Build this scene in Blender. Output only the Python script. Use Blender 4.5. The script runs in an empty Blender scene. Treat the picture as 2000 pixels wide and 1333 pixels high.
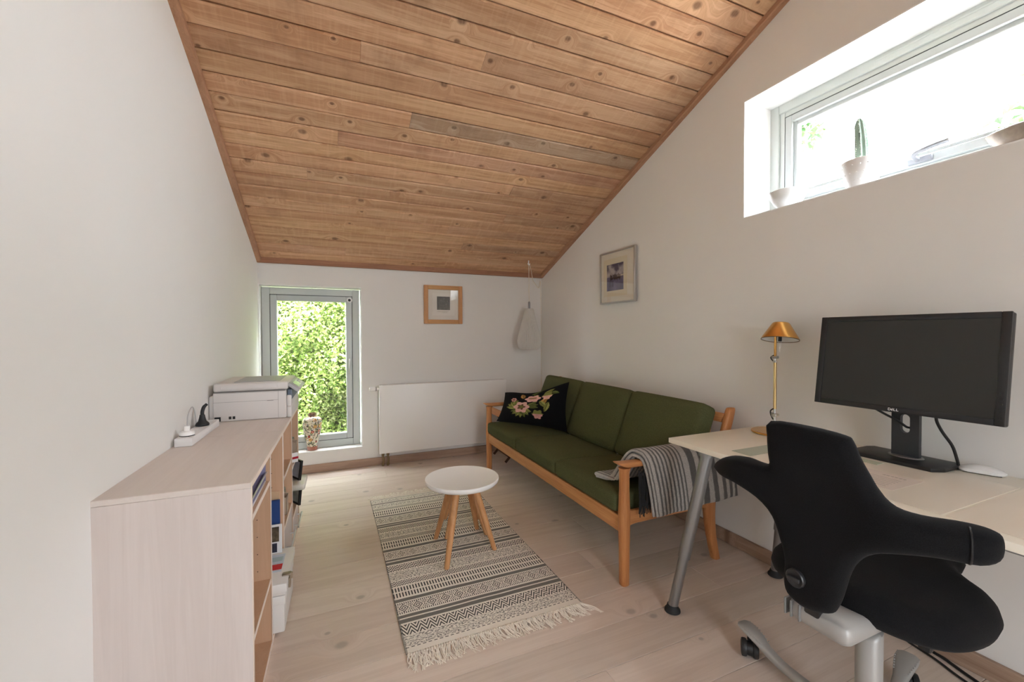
import bpy, bmesh, math, random
import numpy as np
from mathutils import Vector, Matrix, geometry, noise as mnoise
random.seed(7)
rng = np.random.default_rng(7)
S = bpy.context.scene
COL = S.collection
PI = math.pi

# ---------------------------------------------------------------- camera, sky, light, exposure
cam = bpy.data.objects.new('camera', bpy.data.cameras.new('camera'))
COL.objects.link(cam)
cam.data.sensor_width = 36.0
cam.data.lens = 819.657 / 2000 * 36.0
cam.data.clip_start = 0.02
yaw, pitch, roll = 0.4077062, -0.0164104, -0.00308584
fw = Vector((math.sin(yaw) * math.cos(pitch), math.cos(yaw) * math.cos(pitch), math.sin(pitch)))
r0 = Vector((math.cos(yaw), -math.sin(yaw), 0)); u0 = r0.cross(fw)
rt = r0 * math.cos(roll) + u0 * math.sin(roll); up = -r0 * math.sin(roll) + u0 * math.cos(roll)
mw = Matrix((rt, up, -fw)).transposed().to_4x4()
mw.translation = Vector((0, 0, 1.2))
cam.matrix_world = mw
S.camera = cam

SKY_STRENGTH = 8.0
w = bpy.data.worlds.new('world'); S.world = w; w.use_nodes = True
bg = w.node_tree.nodes['Background']
bg.inputs[0].default_value = (0.90, 0.95, 1.0, 1); bg.inputs[1].default_value = SKY_STRENGTH
S.view_settings.view_transform = 'Standard'
S.view_settings.look = 'None'
S.view_settings.gamma = 1.0
S.view_settings.use_curve_mapping = False
S.view_settings.exposure = 2.38
S.cycles.max_bounces = 14
S.cycles.diffuse_bounces = 8
S.cycles.transparent_max_bounces = 12
S.cycles.caustics_reflective = False
S.cycles.caustics_refractive = False
S.cycles.sample_clamp_indirect = 6.0

def portal(name, loc, size, direction):
    L = bpy.data.lights.new(name, 'AREA'); L.shape = 'RECTANGLE'; L.size, L.size_y = size
    L.cycles.is_portal = True
    o = bpy.data.objects.new(name, L); COL.objects.link(o); o.location = loc
    o.rotation_euler = Vector(direction).to_track_quat('-Z', 'Z').to_euler()
portal('window_portal', (2.345, 0.93, 2.149), (1.38, 0.64), (-1, 0, 0))
portal('added_door_portal', (0.70, -1.36, 1.07), (0.84, 1.9), (0, 1, 0))  # sky sampling for the added, unseen rear door
portal('window_portal', (-0.15, 4.20, 0.90), (0.84, 1.46), (0, -1, 0))
sun = bpy.data.lights.new('sun', 'SUN'); sun.energy = 2.0; sun.angle = 0.3; sun.color = (1, 0.97, 0.9)
so = bpy.data.objects.new('sun', sun); COL.objects.link(so)
so.rotation_euler = Vector((0.35, 0.75, -0.9)).to_track_quat('-Z', 'Z').to_euler()

# ---------------------------------------------------------------- room measures
XR = 2.086; YB = 4.022; YR = -1.30
def xl(y): return -0.55 - 0.0195 * (YB - y)              # the left wall is slightly askew
SL = 0.396; CT = math.sqrt(1 + SL * SL)
def zc(y): return 1.832 + SL * (3.997 - y)                # underside of the sloping ceiling
DESK = 0.722

# ---------------------------------------------------------------- object helpers
MW = {}
def setp(o, label=None, cat=None, group=None, kind=None):
    if label: o['label'] = label
    if cat: o['category'] = cat
    if group: o['group'] = group
    if kind: o['kind'] = kind
    return o
def thing(name, label, cat, loc=(0, 0, 0), rotz=0, group=None, kind=None):
    o = bpy.data.objects.new(name, None); COL.objects.link(o)
    o.empty_display_size = 0.05
    o.location = loc; o.rotation_euler = (0, 0, rotz)
    MW[o] = Matrix.Translation(loc) @ Matrix.Rotation(rotz, 4, 'Z')
    return setp(o, label, cat, group, kind)
def obj(name, bm, mat, parent=None, smooth=True, local=False, kind=None, label=None, color=None, ang=40):
    """links bm as ONE mesh object; bm is in world coordinates unless local"""
    if parent is not None and not local:
        bm.transform(MW[parent].inverted())
    me = bpy.data.meshes.new(name); 
    bm.normal_update(); bm.to_mesh(me); bm.free()
    if smooth:
        me.shade_smooth()
        try: me.set_sharp_from_angle(angle=math.radians(ang))
        except Exception: pass
    for m in (mat if isinstance(mat, (list, tuple)) else [mat]): me.materials.append(m)
    o = bpy.data.objects.new(name, me); COL.objects.link(o)
    if parent is not None: o.parent = parent
    MW[o] = MW[parent].copy() if parent is not None else Matrix.Identity(4)
    if color: o.color = (*color, 1)
    return setp(o, label, None, None, kind)
def top(name, bm, mat, label, cat, loc=None, group=None, kind=None, **k):
    """a thing that is one mesh, with its origin at its base"""
    if loc is None:
        zs = [v.co.copy() for v in bm.verts]
        loc = Vector(((min(v.x for v in zs) + max(v.x for v in zs)) / 2, (min(v.y for v in zs) + max(v.y for v in zs)) / 2, min(v.z for v in zs)))
    bm.transform(Matrix.Translation(-Vector(loc)))
    o = obj(name, bm, mat, None, local=True, **k)
    o.location = loc; MW[o] = Matrix.Translation(loc)
    return setp(o, label, cat, group, kind)

# ---------------------------------------------------------------- shape helpers
def B(): return bmesh.new()
def box(bm, lo, hi, bev=0.0, seg=2, M=None):
    lo = Vector(lo); hi = Vector(hi); c = (lo + hi) / 2; s = hi - lo
    m = Matrix.Translation(c) @ Matrix.Diagonal((*s, 1))
    r = bmesh.ops.create_cube(bm, size=1, matrix=m); vs = r['verts']
    if bev > 0:
        es = list({e for v in vs for e in v.link_edges})
        n0 = set(bm.verts) - set(vs)
        bmesh.ops.bevel(bm, geom=es, offset=min(bev, min(s) * 0.49), segments=seg, profile=0.5, affect='EDGES', clamp_overlap=True)
        vs = [v for v in bm.verts if v not in n0]
    if M is not None: bmesh.ops.transform(bm, matrix=M, verts=vs)
    return bm
def ring_loft(bm, rings, cap=True, closed=False):
    R = [[bm.verts.new(p) for p in r] for r in rings]
    n = len(R[0]); k = len(R)
    for i in range(k if closed else k - 1):
        a, b = R[i], R[(i + 1) % k]
        for j in range(n):
            try: bm.faces.new((a[j], a[(j + 1) % n], b[(j + 1) % n], b[j]))
            except ValueError: pass
    if cap and not closed:
        try: bm.faces.new(list(reversed(R[0]))); bm.faces.new(R[-1])
        except ValueError: pass
    bmesh.ops.recalc_face_normals(bm, faces=bm.faces)
    return bm
def sring(c, a, b, n=16, p=2.0):
    """superellipse ring about c with half axes a, b (vectors)"""
    c, a, b = Vector(c), Vector(a), Vector(b); out = []
    for i in range(n):
        t = 2 * PI * i / n; ct, st = math.cos(t), math.sin(t)
        out.append(c + a * (math.copysign(abs(ct) ** (2 / p), ct)) + b * (math.copysign(abs(st) ** (2 / p), st)))
    return out
def loft(bm, secs, n=16, p=2.0, cap=True):
    """secs: (centre, half axis a, half axis b)"""
    return ring_loft(bm, [sring(*s, n=n, p=p) for s in secs], cap)
def tube(bm, pts, r, n=10, cap=True, p=2.0):
    pts = [Vector(q) for q in pts]; k = len(pts)
    rr = r if isinstance(r, (list, tuple)) else [r] * k
    tang = []
    for i in range(k):
        t = (pts[min(i + 1, k - 1)] - pts[max(i - 1, 0)]); tang.append(t.normalized())
    ref = Vector((0, 0, 1)) if abs(tang[0].z) < 0.9 else Vector((1, 0, 0))
    a = tang[0].cross(ref).normalized(); rings = []
    for i in range(k):
        a = (a - tang[i] * a.dot(tang[i])).normalized(); b = tang[i].cross(a)
        rings.append(sring(pts[i], a * rr[i], b * rr[i], n=n, p=p))
    return ring_loft(bm, rings, cap)
def smooth_path(pts, k=6):
    pts = [Vector(q) for q in pts]; out = []
    n = len(pts)
    for i in range(n - 1):
        p0, p1, p2, p3 = pts[max(i - 1, 0)], pts[i], pts[i + 1], pts[min(i + 2, n - 1)]
        for j in range(k):
            t = j / k
            out.append(0.5 * ((2 * p1) + (p2 - p0) * t + (2 * p0 - 5 * p1 + 4 * p2 - p3) * t * t + (3 * p1 - p0 - 3 * p2 + p3) * t ** 3))
    out.append(pts[-1]); return out
def lathe(bm, prof, n=32, c=(0, 0), M=None, cap=True):
    rings = []
    for r, z in prof:
        rings.append([Vector((c[0] + r * math.cos(2 * PI * i / n), c[1] + r * math.sin(2 * PI * i / n), z)) for i in range(n)])
    if M is not None: rings = [[M @ v for v in r] for r in rings]
    return ring_loft(bm, rings, cap)
def prism(bm, poly, z0, z1, bev=0.0, M=None):
    a = [bm.verts.new((x, y, z0)) for x, y in poly]; b = [bm.verts.new((x, y, z1)) for x, y in poly]
    n = len(poly); fs = [bm.faces.new(list(reversed(a))), bm.faces.new(b)]
    for i in range(n): fs.append(bm.faces.new((a[i], a[(i + 1) % n], b[(i + 1) % n], b[i])))
    vs = a + b
    if bev:
        es = list({e for v in vs for e in v.link_edges}); old = set(bm.verts) - set(vs)
        bmesh.ops.bevel(bm, geom=es, offset=bev, segments=2, profile=0.5, affect='EDGES', clamp_overlap=True)
        vs = [v for v in bm.verts if v not in old]
    if M is not None: bmesh.ops.transform(bm, matrix=M, verts=vs)
    bmesh.ops.recalc_face_normals(bm, faces=bm.faces)
    return bm
def cushion(bm, size, r=0.03, n=10, puff=(0, 0, 0), M=None, flat_bottom=False):
    """rounded box about the origin; puff swells the faces"""
    old = set(bm.verts)
    bmesh.ops.create_cube(bm, size=2)
    new = [v for v in bm.verts if v not in old]
    es = list({e for v in new for e in v.link_edges})
    bmesh.ops.subdivide_edges(bm, edges=es, cuts=n, use_grid_fill=True)
    new = [v for v in bm.verts if v not in old]
    h = Vector(size) / 2
    for v in new:
        u = v.co.copy()
        # concentrate rows towards the edges
        q = Vector([math.sin(c * PI / 2) for c in u])
        pz = Vector((q.x * h.x, q.y * h.y, q.z * h.z))
        inner = Vector([max(-(h[i] - r), min(h[i] - r, pz[i])) for i in range(3)])
        d = pz - inner
        if d.length > 1e-9: pz = inner + d.normalized() * r * (min(1.0, d.length / r) if d.length < r else 1)
        for i in range(3):
            if puff[i]:
                j, k = (i + 1) % 3, (i + 2) % 3
                f = (1 - q[j] ** 4) * (1 - q[k] ** 4)
                if flat_bottom and i == 2 and q[2] < 0: f = 0
                pz[i] += puff[i] * f * (q[i] if abs(q[i]) < 0.98 else math.copysign(1, q[i]))
        v.co = pz
    if M is not None: bmesh.ops.transform(bm, matrix=M, verts=new)
    return bm
def spline_loop(pts, k=6):
    n = len(pts); P_ = [Vector((*p, 0)) for p in pts]; out = []
    for i in range(n):
        p0, p1, p2, p3 = P_[(i - 1) % n], P_[i], P_[(i + 1) % n], P_[(i + 2) % n]
        for j in range(k):
            t = j / k
            q = 0.5 * ((2 * p1) + (p2 - p0) * t + (2 * p0 - 5 * p1 + 4 * p2 - p3) * t * t + (3 * p1 - p0 - 3 * p2 + p3) * t ** 3)
            out.append((q.x, q.y))
    return out
def inflate(bm, outline, fn, R, step):
    """pads an outline: fn(u, v, s) -> world point, s in [-1, 1] the signed share of the thickness"""
    pts = [Vector(p) for p in outline]; n = len(pts)
    P0 = np.array(outline); P1 = np.roll(P0, -1, axis=0)
    xs = np.arange(P0[:, 0].min(), P0[:, 0].max(), step); ys = np.arange(P0[:, 1].min(), P0[:, 1].max(), step)
    def dist(q):
        d = P1 - P0; t = np.clip(((q - P0) * d).sum(1) / np.maximum((d * d).sum(1), 1e-12), 0, 1)
        return np.sqrt((((P0 + d * t[:, None]) - q) ** 2).sum(1)).min()
    def inside(q):
        a, b = P0, P1
        c = ((a[:, 1] > q[1]) != (b[:, 1] > q[1])) & (q[0] < (b[:, 0] - a[:, 0]) * (q[1] - a[:, 1]) / (b[:, 1] - a[:, 1] + 1e-15) + a[:, 0])
        return c.sum() % 2 == 1
    ins = []
    for x in xs:
        for y in ys:
            q = np.array((x, y))
            if inside(q) and dist(q) > step * 0.45: ins.append(Vector((x, y)))
    # extra rings close to the rim for a round edge
    rim = []
    cen = P0
    for off in (0.12, 0.35, 0.7):
        for i in range(n):
            t = P0[(i + 1) % n] - P0[i - 1]; nn = np.array((-t[1], t[0])); nn /= max(np.linalg.norm(nn), 1e-9)
            for sgn in (1, -1):
                q = P0[i] + nn * sgn * R * off
                if inside(q) and dist(q) > R * off * 0.93: rim.append(Vector(q)); break
    ins = [q for q in ins if dist(np.array(q)) > R * 0.85]
    allp = pts + rim + ins
    edges = [(i, (i + 1) % n) for i in range(n)]
    V, E_, F, ov, _, _ = geometry.delaunay_2d_cdt(allp, edges, [], 1, 1e-6)
    onrim = [any(i < n for i in o) for o in ov]
    up_, dn_ = [], []
    for i, q in enumerate(V):
        d = 0 if onrim[i] else dist(np.array(q))
        s = math.sqrt(max(0, 1 - (1 - min(1, d / R)) ** 2))
        a = bm.verts.new(fn(q.x, q.y, s)); up_.append(a)
        dn_.append(a if onrim[i] else bm.verts.new(fn(q.x, q.y, -s)))
    for f in F:
        try: bm.faces.new([up_[i] for i in f])
        except ValueError: pass
        try: bm.faces.new([dn_[i] for i in reversed(f)])
        except ValueError: pass
    bmesh.ops.recalc_face_normals(bm, faces=bm.faces)
    return bm
def sheet(bm, fn, nu, nv, uv=True):
    g = [[bm.verts.new(fn(i / nu, j / nv)) for j in range(nv + 1)] for i in range(nu + 1)]
    L = bm.loops.layers.uv.verify()
    for i in range(nu):
        for j in range(nv):
            f = bm.faces.new((g[i][j], g[i + 1][j], g[i + 1][j + 1], g[i][j + 1]))
            for l, (a, b) in zip(f.loops, ((i, j), (i + 1, j), (i + 1, j + 1), (i, j + 1))): l[L].uv = (a / nu, b / nv)
    return g

# ---------------------------------------------------------------- material helpers
class N:
    """small expression builder over shader nodes"""
    def __init__(s, tree, sock): s.t = tree; s.s = sock
    def _m(s, op, *a, clamp=False):
        n = s.t.nodes.new('ShaderNodeMath'); n.operation = op; n.use_clamp = clamp
        for i, x in enumerate((s,) + a):
            if isinstance(x, N): s.t.links.new(x.s, n.inputs[i])
            else: n.inputs[i].default_value = x
        return N(s.t, n.outputs[0])
    def __add__(s, o): return s._m('ADD', o)
    def __radd__(s, o): return s._m('ADD', o)
    def __sub__(s, o): return s._m('SUBTRACT', o)
    def __rsub__(s, o): return (s * -1.0) + o
    def __mul__(s, o): return s._m('MULTIPLY', o)
    def __rmul__(s, o): return s._m('MULTIPLY', o)
    def __truediv__(s, o): return s._m('DIVIDE', o)
    def fract(s): return s._m('FRACT')
    def abs(s): return s._m('ABSOLUTE')
    def lt(s, o): return s._m('LESS_THAN', o)
    def gt(s, o): return s._m('GREATER_THAN', o)
    def max(s, o): return s._m('MAXIMUM', o)
    def min(s, o): return s._m('MINIMUM', o)
    def pow(s, o): return s._m('POWER', o)
    def clamp(s): return s._m('ADD', 0.0, clamp=True)
    def between(s, a, b): return s.gt(a) * s.lt(b)
    def smooth(s, a, b):
        n = s.t.nodes.new('ShaderNodeMapRange'); n.interpolation_type = 'SMOOTHSTEP'
        s.t.links.new(s.s, n.inputs[0]); n.inputs[1].default_value = a; n.inputs[2].default_value = b
        return N(s.t, n.outputs[0])
class MB:
    def __init__(s, name):
        s.m = bpy.data.materials.new(name); s.m.use_nodes = True; s.t = s.m.node_tree
        s.b = s.t.nodes['Principled BSDF']; s.out = s.t.nodes['Material Output']
    def node(s, k, **kw):
        n = s.t.nodes.new(k)
        for a, v in kw.items(): setattr(n, a, v)
        return n
    def link(s, a, b): s.t.links.new(a.s if isinstance(a, N) else a, b)
    def coord(s, kind='Object', scale=(1, 1, 1), rnd=False):
        tc = s.node('ShaderNodeTexCoord'); v = tc.outputs[kind]
        if rnd:
            oi = s.node('ShaderNodeObjectInfo'); mu = s.node('ShaderNodeMath', operation='MULTIPLY'); mu.inputs[1].default_value = 37.0
            s.t.links.new(oi.outputs['Random'], mu.inputs[0])
            ad = s.node('ShaderNodeVectorMath', operation='ADD'); s.t.links.new(v, ad.inputs[0]); s.t.links.new(mu.outputs[0], ad.inputs[1]); v = ad.outputs[0]
        mp = s.node('ShaderNodeMapping'); mp.inputs['Scale'].default_value = scale; s.t.links.new(v, mp.inputs[0])
        return mp.outputs[0]
    def sep(s, vec):
        n = s.node('ShaderNodeSeparateXYZ'); s.t.links.new(vec, n.inputs[0]); return [N(s.t, o) for o in n.outputs]
    def noise(s, vec, scale, detail=3, rough=0.55, dist=0.0):
        n = s.node('ShaderNodeTexNoise'); s.t.links.new(vec, n.inputs['Vector'])
        n.inputs['Scale'].default_value = scale; n.inputs['Detail'].default_value = detail; n.inputs['Roughness'].default_value = rough; n.inputs['Distortion'].default_value = dist
        return N(s.t, n.outputs[0])
    def voro(s, vec, scale, feature='F1'):
        n = s.node('ShaderNodeTexVoronoi', feature=feature); s.t.links.new(vec, n.inputs['Vector']); n.inputs['Scale'].default_value = scale
        return n
    def mix(s, f, a, b, mode='MIX'):
        n = s.node('ShaderNodeMix', data_type='RGBA', blend_type=mode)
        for k, v in ((0, f), (6, a), (7, b)):
            if isinstance(v, N): s.t.links.new(v.s, n.inputs[k])
            elif hasattr(v, 'is_linked'): s.t.links.new(v, n.inputs[k])
            elif k == 0: n.inputs[0].default_value = v
            else: n.inputs[k].default_value = (*v, 1)
        return n.outputs[2]
    def color(s, c):
        if isinstance(c, (tuple, list)): s.b.inputs['Base Color'].default_value = (*c, 1)
        else: s.link(c, s.b.inputs['Base Color'])
        return s
    def set(s, rough=0.5, metal=0.0, spec=0.5, sheen=0.0, trans=0.0, coat=0.0):
        s.b.inputs['Roughness'].default_value = rough; s.b.inputs['Metallic'].default_value = metal
        s.b.inputs['Specular IOR Level'].default_value = spec; s.b.inputs['Sheen Weight'].default_value = sheen
        s.b.inputs['Transmission Weight'].default_value = trans; s.b.inputs['Coat Weight'].default_value = coat
        return s
    def bump(s, h, strength=0.3, dist=0.002):
        n = s.node('ShaderNodeBump'); n.inputs['Strength'].default_value = strength; n.inputs['Distance'].default_value = dist
        s.link(h, n.inputs['Height']); s.t.links.new(n.outputs[0], s.b.inputs['Normal']); return s
def srgb(r, g, b):
    f = lambda c: (c / 255 / 12.92) if c / 255 <= 0.04045 else ((c / 255 + 0.055) / 1.055) ** 2.4
    return (f(r), f(g), f(b))
def plain(name, c, rough=0.5, metal=0.0, spec=0.5, bump=None, var=0.0, sheen=0.0, coat=0.0, vscale=4.0):
    m = MB(name).set(rough, metal, spec, sheen=sheen, coat=coat)
    v = m.coord()
    if var:
        n = m.noise(v, vscale, 4)
        m.color(m.mix(n.smooth(0.3, 0.7), tuple(x * (1 - var) for x in c), tuple(min(1, x * (1 + var)) for x in c)))
    else: m.color(c)
    if bump: m.bump(m.noise(v, bump[0], 3), bump[1], bump[2] if len(bump) > 2 else 0.002)
    return m.m
def wood(name, light, dark, knot, along='X', grain=1.0, rough=0.6, knots=0.5, tint=False, bump=0.15, kscale=5.0, rough_sawn=False, contrast=1.0):
    m = MB(name).set(rough, spec=0.35)
    perm = {'X': (1, 1, 1), 'Y': (1, 1, 1), 'Z': (1, 1, 1)}
    v = m.coord(rnd=True)
    x, y, z = m.sep(v)
    if along == 'Y': x, y = y, x
    if along == 'Z': x, z = z, x
    kv = m.node('ShaderNodeCombineXYZ'); m.link(x * 0.8, kv.inputs[0]); m.link(y, kv.inputs[1]); m.link(z, kv.inputs[2])
    vo = m.voro(kv.outputs[0], kscale); vo.voronoi_dimensions = '2D'; d = N(m.t, vo.outputs['Distance'])
    cs = m.node('ShaderNodeSeparateColor'); m.t.links.new(vo.outputs['Color'], cs.inputs[0])
    has = N(m.t, cs.outputs[0]).lt(knots); big = N(m.t, cs.outputs[1]) * 0.045 + 0.030
    kd = d / big
    kmask = (1.0 - kd.smooth(0.55, 1.5)) * has
    bend = (1.0 - kd.smooth(0.0, 5.0)) * has
    gv = m.node('ShaderNodeCombineXYZ')
    m.link(x * (0.7 * grain), gv.inputs[0]); m.link(y * (16 * grain) + bend * 1.2, gv.inputs[1]); m.link(z * (16 * grain), gv.inputs[2])
    g1 = m.noise(gv.outputs[0], 1.6, 5, 0.6, 0.6)
    g2 = m.noise(gv.outputs[0], 7.0, 3, 0.6)
    rings = (g1 * 9.0).fract(); rings = (rings - 0.5).abs() * 2.0
    f = (g1.smooth(0.3, 0.72) * 0.55 + rings * 0.28 + g2 * 0.25)
    f = ((f - 0.5) * contrast + 0.5).clamp()
    c = m.mix(f, light, dark)
    blot = m.noise(v, 2.3, 3); c = m.mix(blot.smooth(0.5, 0.85) * 0.35, c, dark)
    c = m.mix(kmask * 0.8, c, knot)
    if rough_sawn:
        sv = m.node('ShaderNodeCombineXYZ'); m.link(x * 60.0, sv.inputs[0]); m.link(y * 4.0, sv.inputs[1]); m.link(z, sv.inputs[2])
        sn = m.noise(sv.outputs[0], 1.0, 2)
        c = m.mix(sn.smooth(0.45, 0.75) * 0.30, c, light)
        sp = m.noise(gv.outputs[0], 26.0, 2, 0.7); c = m.mix(sp.smooth(0.60, 0.74) * 0.45, c, dark)
        wh = m.noise(v, 5.0, 4, 0.65); c = m.mix(wh.smooth(0.52, 0.74) * 0.38, c, tuple(q * 0.62 for q in dark))
    if tint:
        oi = m.node('ShaderNodeObjectInfo'); c = m.mix(1.0, c, oi.outputs['Color'], 'MULTIPLY')
    m.color(c)
    m.bump(f + kmask * 0.5, bump, 0.002)
    return m.m
def fabric(name, c1, c2, scale=600, rough=0.95, bump=0.4, sheen=0.15, dist=0.001, spec=0.15):
    m = MB(name).set(rough, spec=spec, sheen=sheen)
    v = m.coord()
    n = m.noise(v, scale, 2, 0.7); n2 = m.noise(v, 5.0, 3)
    f = (n.smooth(0.32, 0.68) * 0.8 + n2 * 0.3).clamp()
    m.color(m.mix(f, c1, c2)); m.bump(n, bump, dist)
    return m.m
def attr_mat(name, rough=0.8, bump=None, coat=0.0, sheen=0.0, spec=0.4):
    m = MB(name).set(rough, spec=spec, coat=coat, sheen=sheen)
    a = m.node('ShaderNodeVertexColor', layer_name='Col'); m.color(a.outputs[0])
    if bump: m.bump(m.noise(m.coord(), bump[0], 2), bump[1], 0.001)
    return m.m
def glass_mat(name, tint=(1, 1, 1), refl=1.0):
    m = MB(name); t = m.t; t.nodes.remove(m.b)
    tr = m.node('ShaderNodeBsdfTransparent'); tr.inputs[0].default_value = (*tint, 1)
    gl = m.node('ShaderNodeBsdfGlossy'); gl.inputs['Roughness'].default_value = 0.0
    lw = m.node('ShaderNodeLayerWeight'); lw.inputs[0].default_value = 0.5
    mu = ((N(t, lw.outputs['Facing']).pow(5.0) * 0.96 + 0.04) * refl).s.node
    mx = m.node('ShaderNodeMixShader'); t.links.new(mu.outputs[0], mx.inputs[0]); t.links.new(tr.outputs[0], mx.inputs[1]); t.links.new(gl.outputs[0], mx.inputs[2])
    t.links.new(mx.outputs[0], m.out.inputs[0]); return m.m
def paint_mesh(o, fn):
    """point colours from fn(i, co)"""
    me = o.data; a = me.color_attributes.new('Col', 'FLOAT_COLOR', 'POINT')
    buf = np.ones((len(me.vertices), 4), dtype=np.float32)
    for i, v in enumerate(me.vertices): buf[i, :3] = fn(i, v.co)
    a.data.foreach_set('color', buf.ravel())

def wall_mat(name, c, strength=0.22):
    m = MB(name).set(0.85, spec=0.25); v = m.coord()
    n1 = m.noise(v, 2.2, 4, 0.6); n2 = m.noise(v, 22, 4, 0.6)
    m.color(m.mix(n1.smooth(0.3, 0.7), tuple(x * 0.985 for x in c), c))
    m.bump(n1 * 2.2 + n2 * 0.35, strength, 0.006); return m.m
M_WALL = wall_mat('white_plaster', (0.80, 0.79, 0.772))
M_WALL_L = wall_mat('white_plaster_left', (0.81, 0.805, 0.785))
M_REVEAL = wall_mat('white_reveal_paint', (0.86, 0.86, 0.855), 0.15)
M_FLOOR = wood('whitewashed_pine', srgb(228, 215, 205), srgb(205, 188, 176), srgb(176, 164, 156), 'X', 0.8, 0.5, 0.32, tint=True, bump=0.06, kscale=4.2, contrast=0.8)
M_CEIL = wood('rough_pine', srgb(222, 184, 150), srgb(182, 138, 104), srgb(104, 72, 50), 'X', 0.9, 0.7, 0.75, tint=True, bump=0.3, kscale=4.2, rough_sawn=True, contrast=1.35)
M_TRIM = wood('trim_pine', srgb(190, 148, 118), srgb(158, 114, 86), srgb(110, 76, 54), 'Y', 1.2, 0.6, 0.2, bump=0.1)
M_TRIMX = wood('trim_pine_cross', srgb(176, 130, 102), srgb(142, 100, 76), srgb(96, 66, 48), 'X', 1.2, 0.6, 0.35, bump=0.1)
M_SKIRT = wood('skirting_pine', srgb(186, 160, 140), srgb(150, 122, 104), srgb(118, 92, 76), 'X', 1.3, 0.5, 0.2, bump=0.08)
M_SKIRTY = wood('skirting_pine_side', srgb(186, 160, 140), srgb(150, 122, 104), srgb(118, 92, 76), 'Y', 1.3, 0.5, 0.2, bump=0.08)
M_BIRCH = wood('whitewashed_birch', srgb(226, 217, 211), srgb(210, 199, 192), srgb(200, 190, 182), 'Y', 0.5, 0.5, 0.05, bump=0.03, contrast=0.6)
M_BIRCHV = wood('whitewashed_birch_upright', srgb(222, 213, 209), srgb(204, 193, 188), srgb(198, 188, 182), 'Z', 0.5, 0.5, 0.05, bump=0.03, contrast=0.6)
M_BIRCHIN = wood('birch_inside', srgb(214, 178, 148), srgb(192, 154, 124), srgb(180, 140, 110), 'Z', 0.5, 0.5, 0.05, bump=0.03, contrast=0.6)
M_EDGE = plain('cream_edge', srgb(240, 226, 214), 0.5)
M_TEAK = wood('oiled_oak', srgb(206, 148, 96), srgb(170, 110, 66), srgb(126, 74, 40), 'X', 1.6, 0.4, 0.03, bump=0.05)
M_TEAKZ = wood('oiled_oak_upright', srgb(204, 144, 92), srgb(166, 104, 60), srgb(126, 74, 40), 'Z', 1.6, 0.4, 0.03, bump=0.05)
M_TEAKY = wood('oiled_oak_rail', srgb(212, 156, 102), srgb(180, 120, 72), srgb(120, 66, 34), 'Y', 1.6, 0.4, 0.03, bump=0.05)
M_OAK = wood('light_oak', srgb(214, 166, 112), srgb(186, 134, 84), srgb(150, 100, 60), 'X', 1.8, 0.45, 0.03, bump=0.04)
M_OAKZ = wood('light_oak_leg', srgb(214, 164, 116), srgb(184, 130, 84), srgb(150, 100, 60), 'Z', 1.6, 0.45, 0.03, bump=0.04)
M_WHITE = plain('white_lacquer', (0.90, 0.90, 0.89), 0.35)
M_WHITEP = plain('white_plastic', (0.78, 0.775, 0.775), 0.45)
M_FRAME = plain('grey_window_frame', (0.56, 0.59, 0.575), 0.4)
M_SASH = plain('light_grey_sash', (0.50, 0.53, 0.53), 0.35)
M_GASKET = plain('rubber_gasket', (0.03, 0.035, 0.035), 0.6)
M_GLASS = glass_mat('window_glass')
M_PICGLASS = glass_mat('picture_glass', refl=1.5)
M_FILLGLASS = glass_mat('added_door_glass', (0.48, 0.48, 0.48))  # tint dims the fill light through the added rear door
M_CHROME = plain('brushed_steel', (0.62, 0.62, 0.62), 0.28, 1.0)
M_SILVER = plain('silver_paint', (0.30, 0.30, 0.30), 0.34, 0.8)
M_ALU = plain('light_grey_cast_metal', (0.40, 0.392, 0.38), 0.42, 0.25)
M_BLACKP = plain('black_plastic', (0.012, 0.012, 0.013), 0.45)
M_BLACKR = plain('black_rubber', (0.015, 0.015, 0.016), 0.7)
M_CABLE = plain('black_cable', (0.008, 0.008, 0.009), 0.45)
M_BRASS = plain('gold_anodised', (0.72, 0.40, 0.12), 0.27, 1.0)
M_BRASSL = plain('pale_brass', (0.72, 0.52, 0.24), 0.3, 1.0)
M_DESK = plain('cream_desk_laminate', srgb(246, 240, 226), 0.32, var=0.01)
M_RAD = plain('radiator_enamel', (0.86, 0.855, 0.845), 0.35)
M_GREEN = fabric('moss_green_wool', srgb(62, 66, 42), srgb(96, 98, 66), 420, bump=0.5, sheen=0.0)
M_BLACKF = fabric('black_wool', (0.004, 0.004, 0.0044), (0.010, 0.010, 0.0115), 500, bump=0.35, sheen=0.035)

# ---------------------------------------------------------------- floor
fl = B(); box(fl, (-0.75, YR - 0.1, -0.12), (XR + 0.1, YB + 0.1, -0.016))
floor = setp(obj('floor', fl, plain('floor_underlay', (0.25, 0.2, 0.16), 0.9), smooth=False), 'floor of wide whitewashed pine planks', 'floor', kind='structure')
pw = 0.186; k0 = int((1.225 - YR) / pw) + 1
row = 0; y = 1.225 - pw * k0
while y < YB:
    a, b = max(y, YR), min(y + pw, YB)
    cuts = [-0.72]
    j = random.uniform(-0.3, 1.7) if row % 2 else None
    if j: cuts.append(j)
    cuts.append(XR)
    for i in range(len(cuts) - 1):
        bm = B(); L = cuts[i + 1] - cuts[i] - 0.0008; W = b - a - 0.0016
        box(bm, (-L / 2, -W / 2, -0.016), (L / 2, W / 2, 0.0), 0.0012, 1)
        t = random.uniform(0.93, 1.05)
        o = obj('plank', bm, M_FLOOR, floor, local=True, color=(t, t * random.uniform(0.985, 1.01), t * random.uniform(0.965, 1.0)), smooth=False)
        o.location = ((cuts[i] + cuts[i + 1]) / 2, (a + b) / 2, 0)
    y += pw; row += 1

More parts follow.
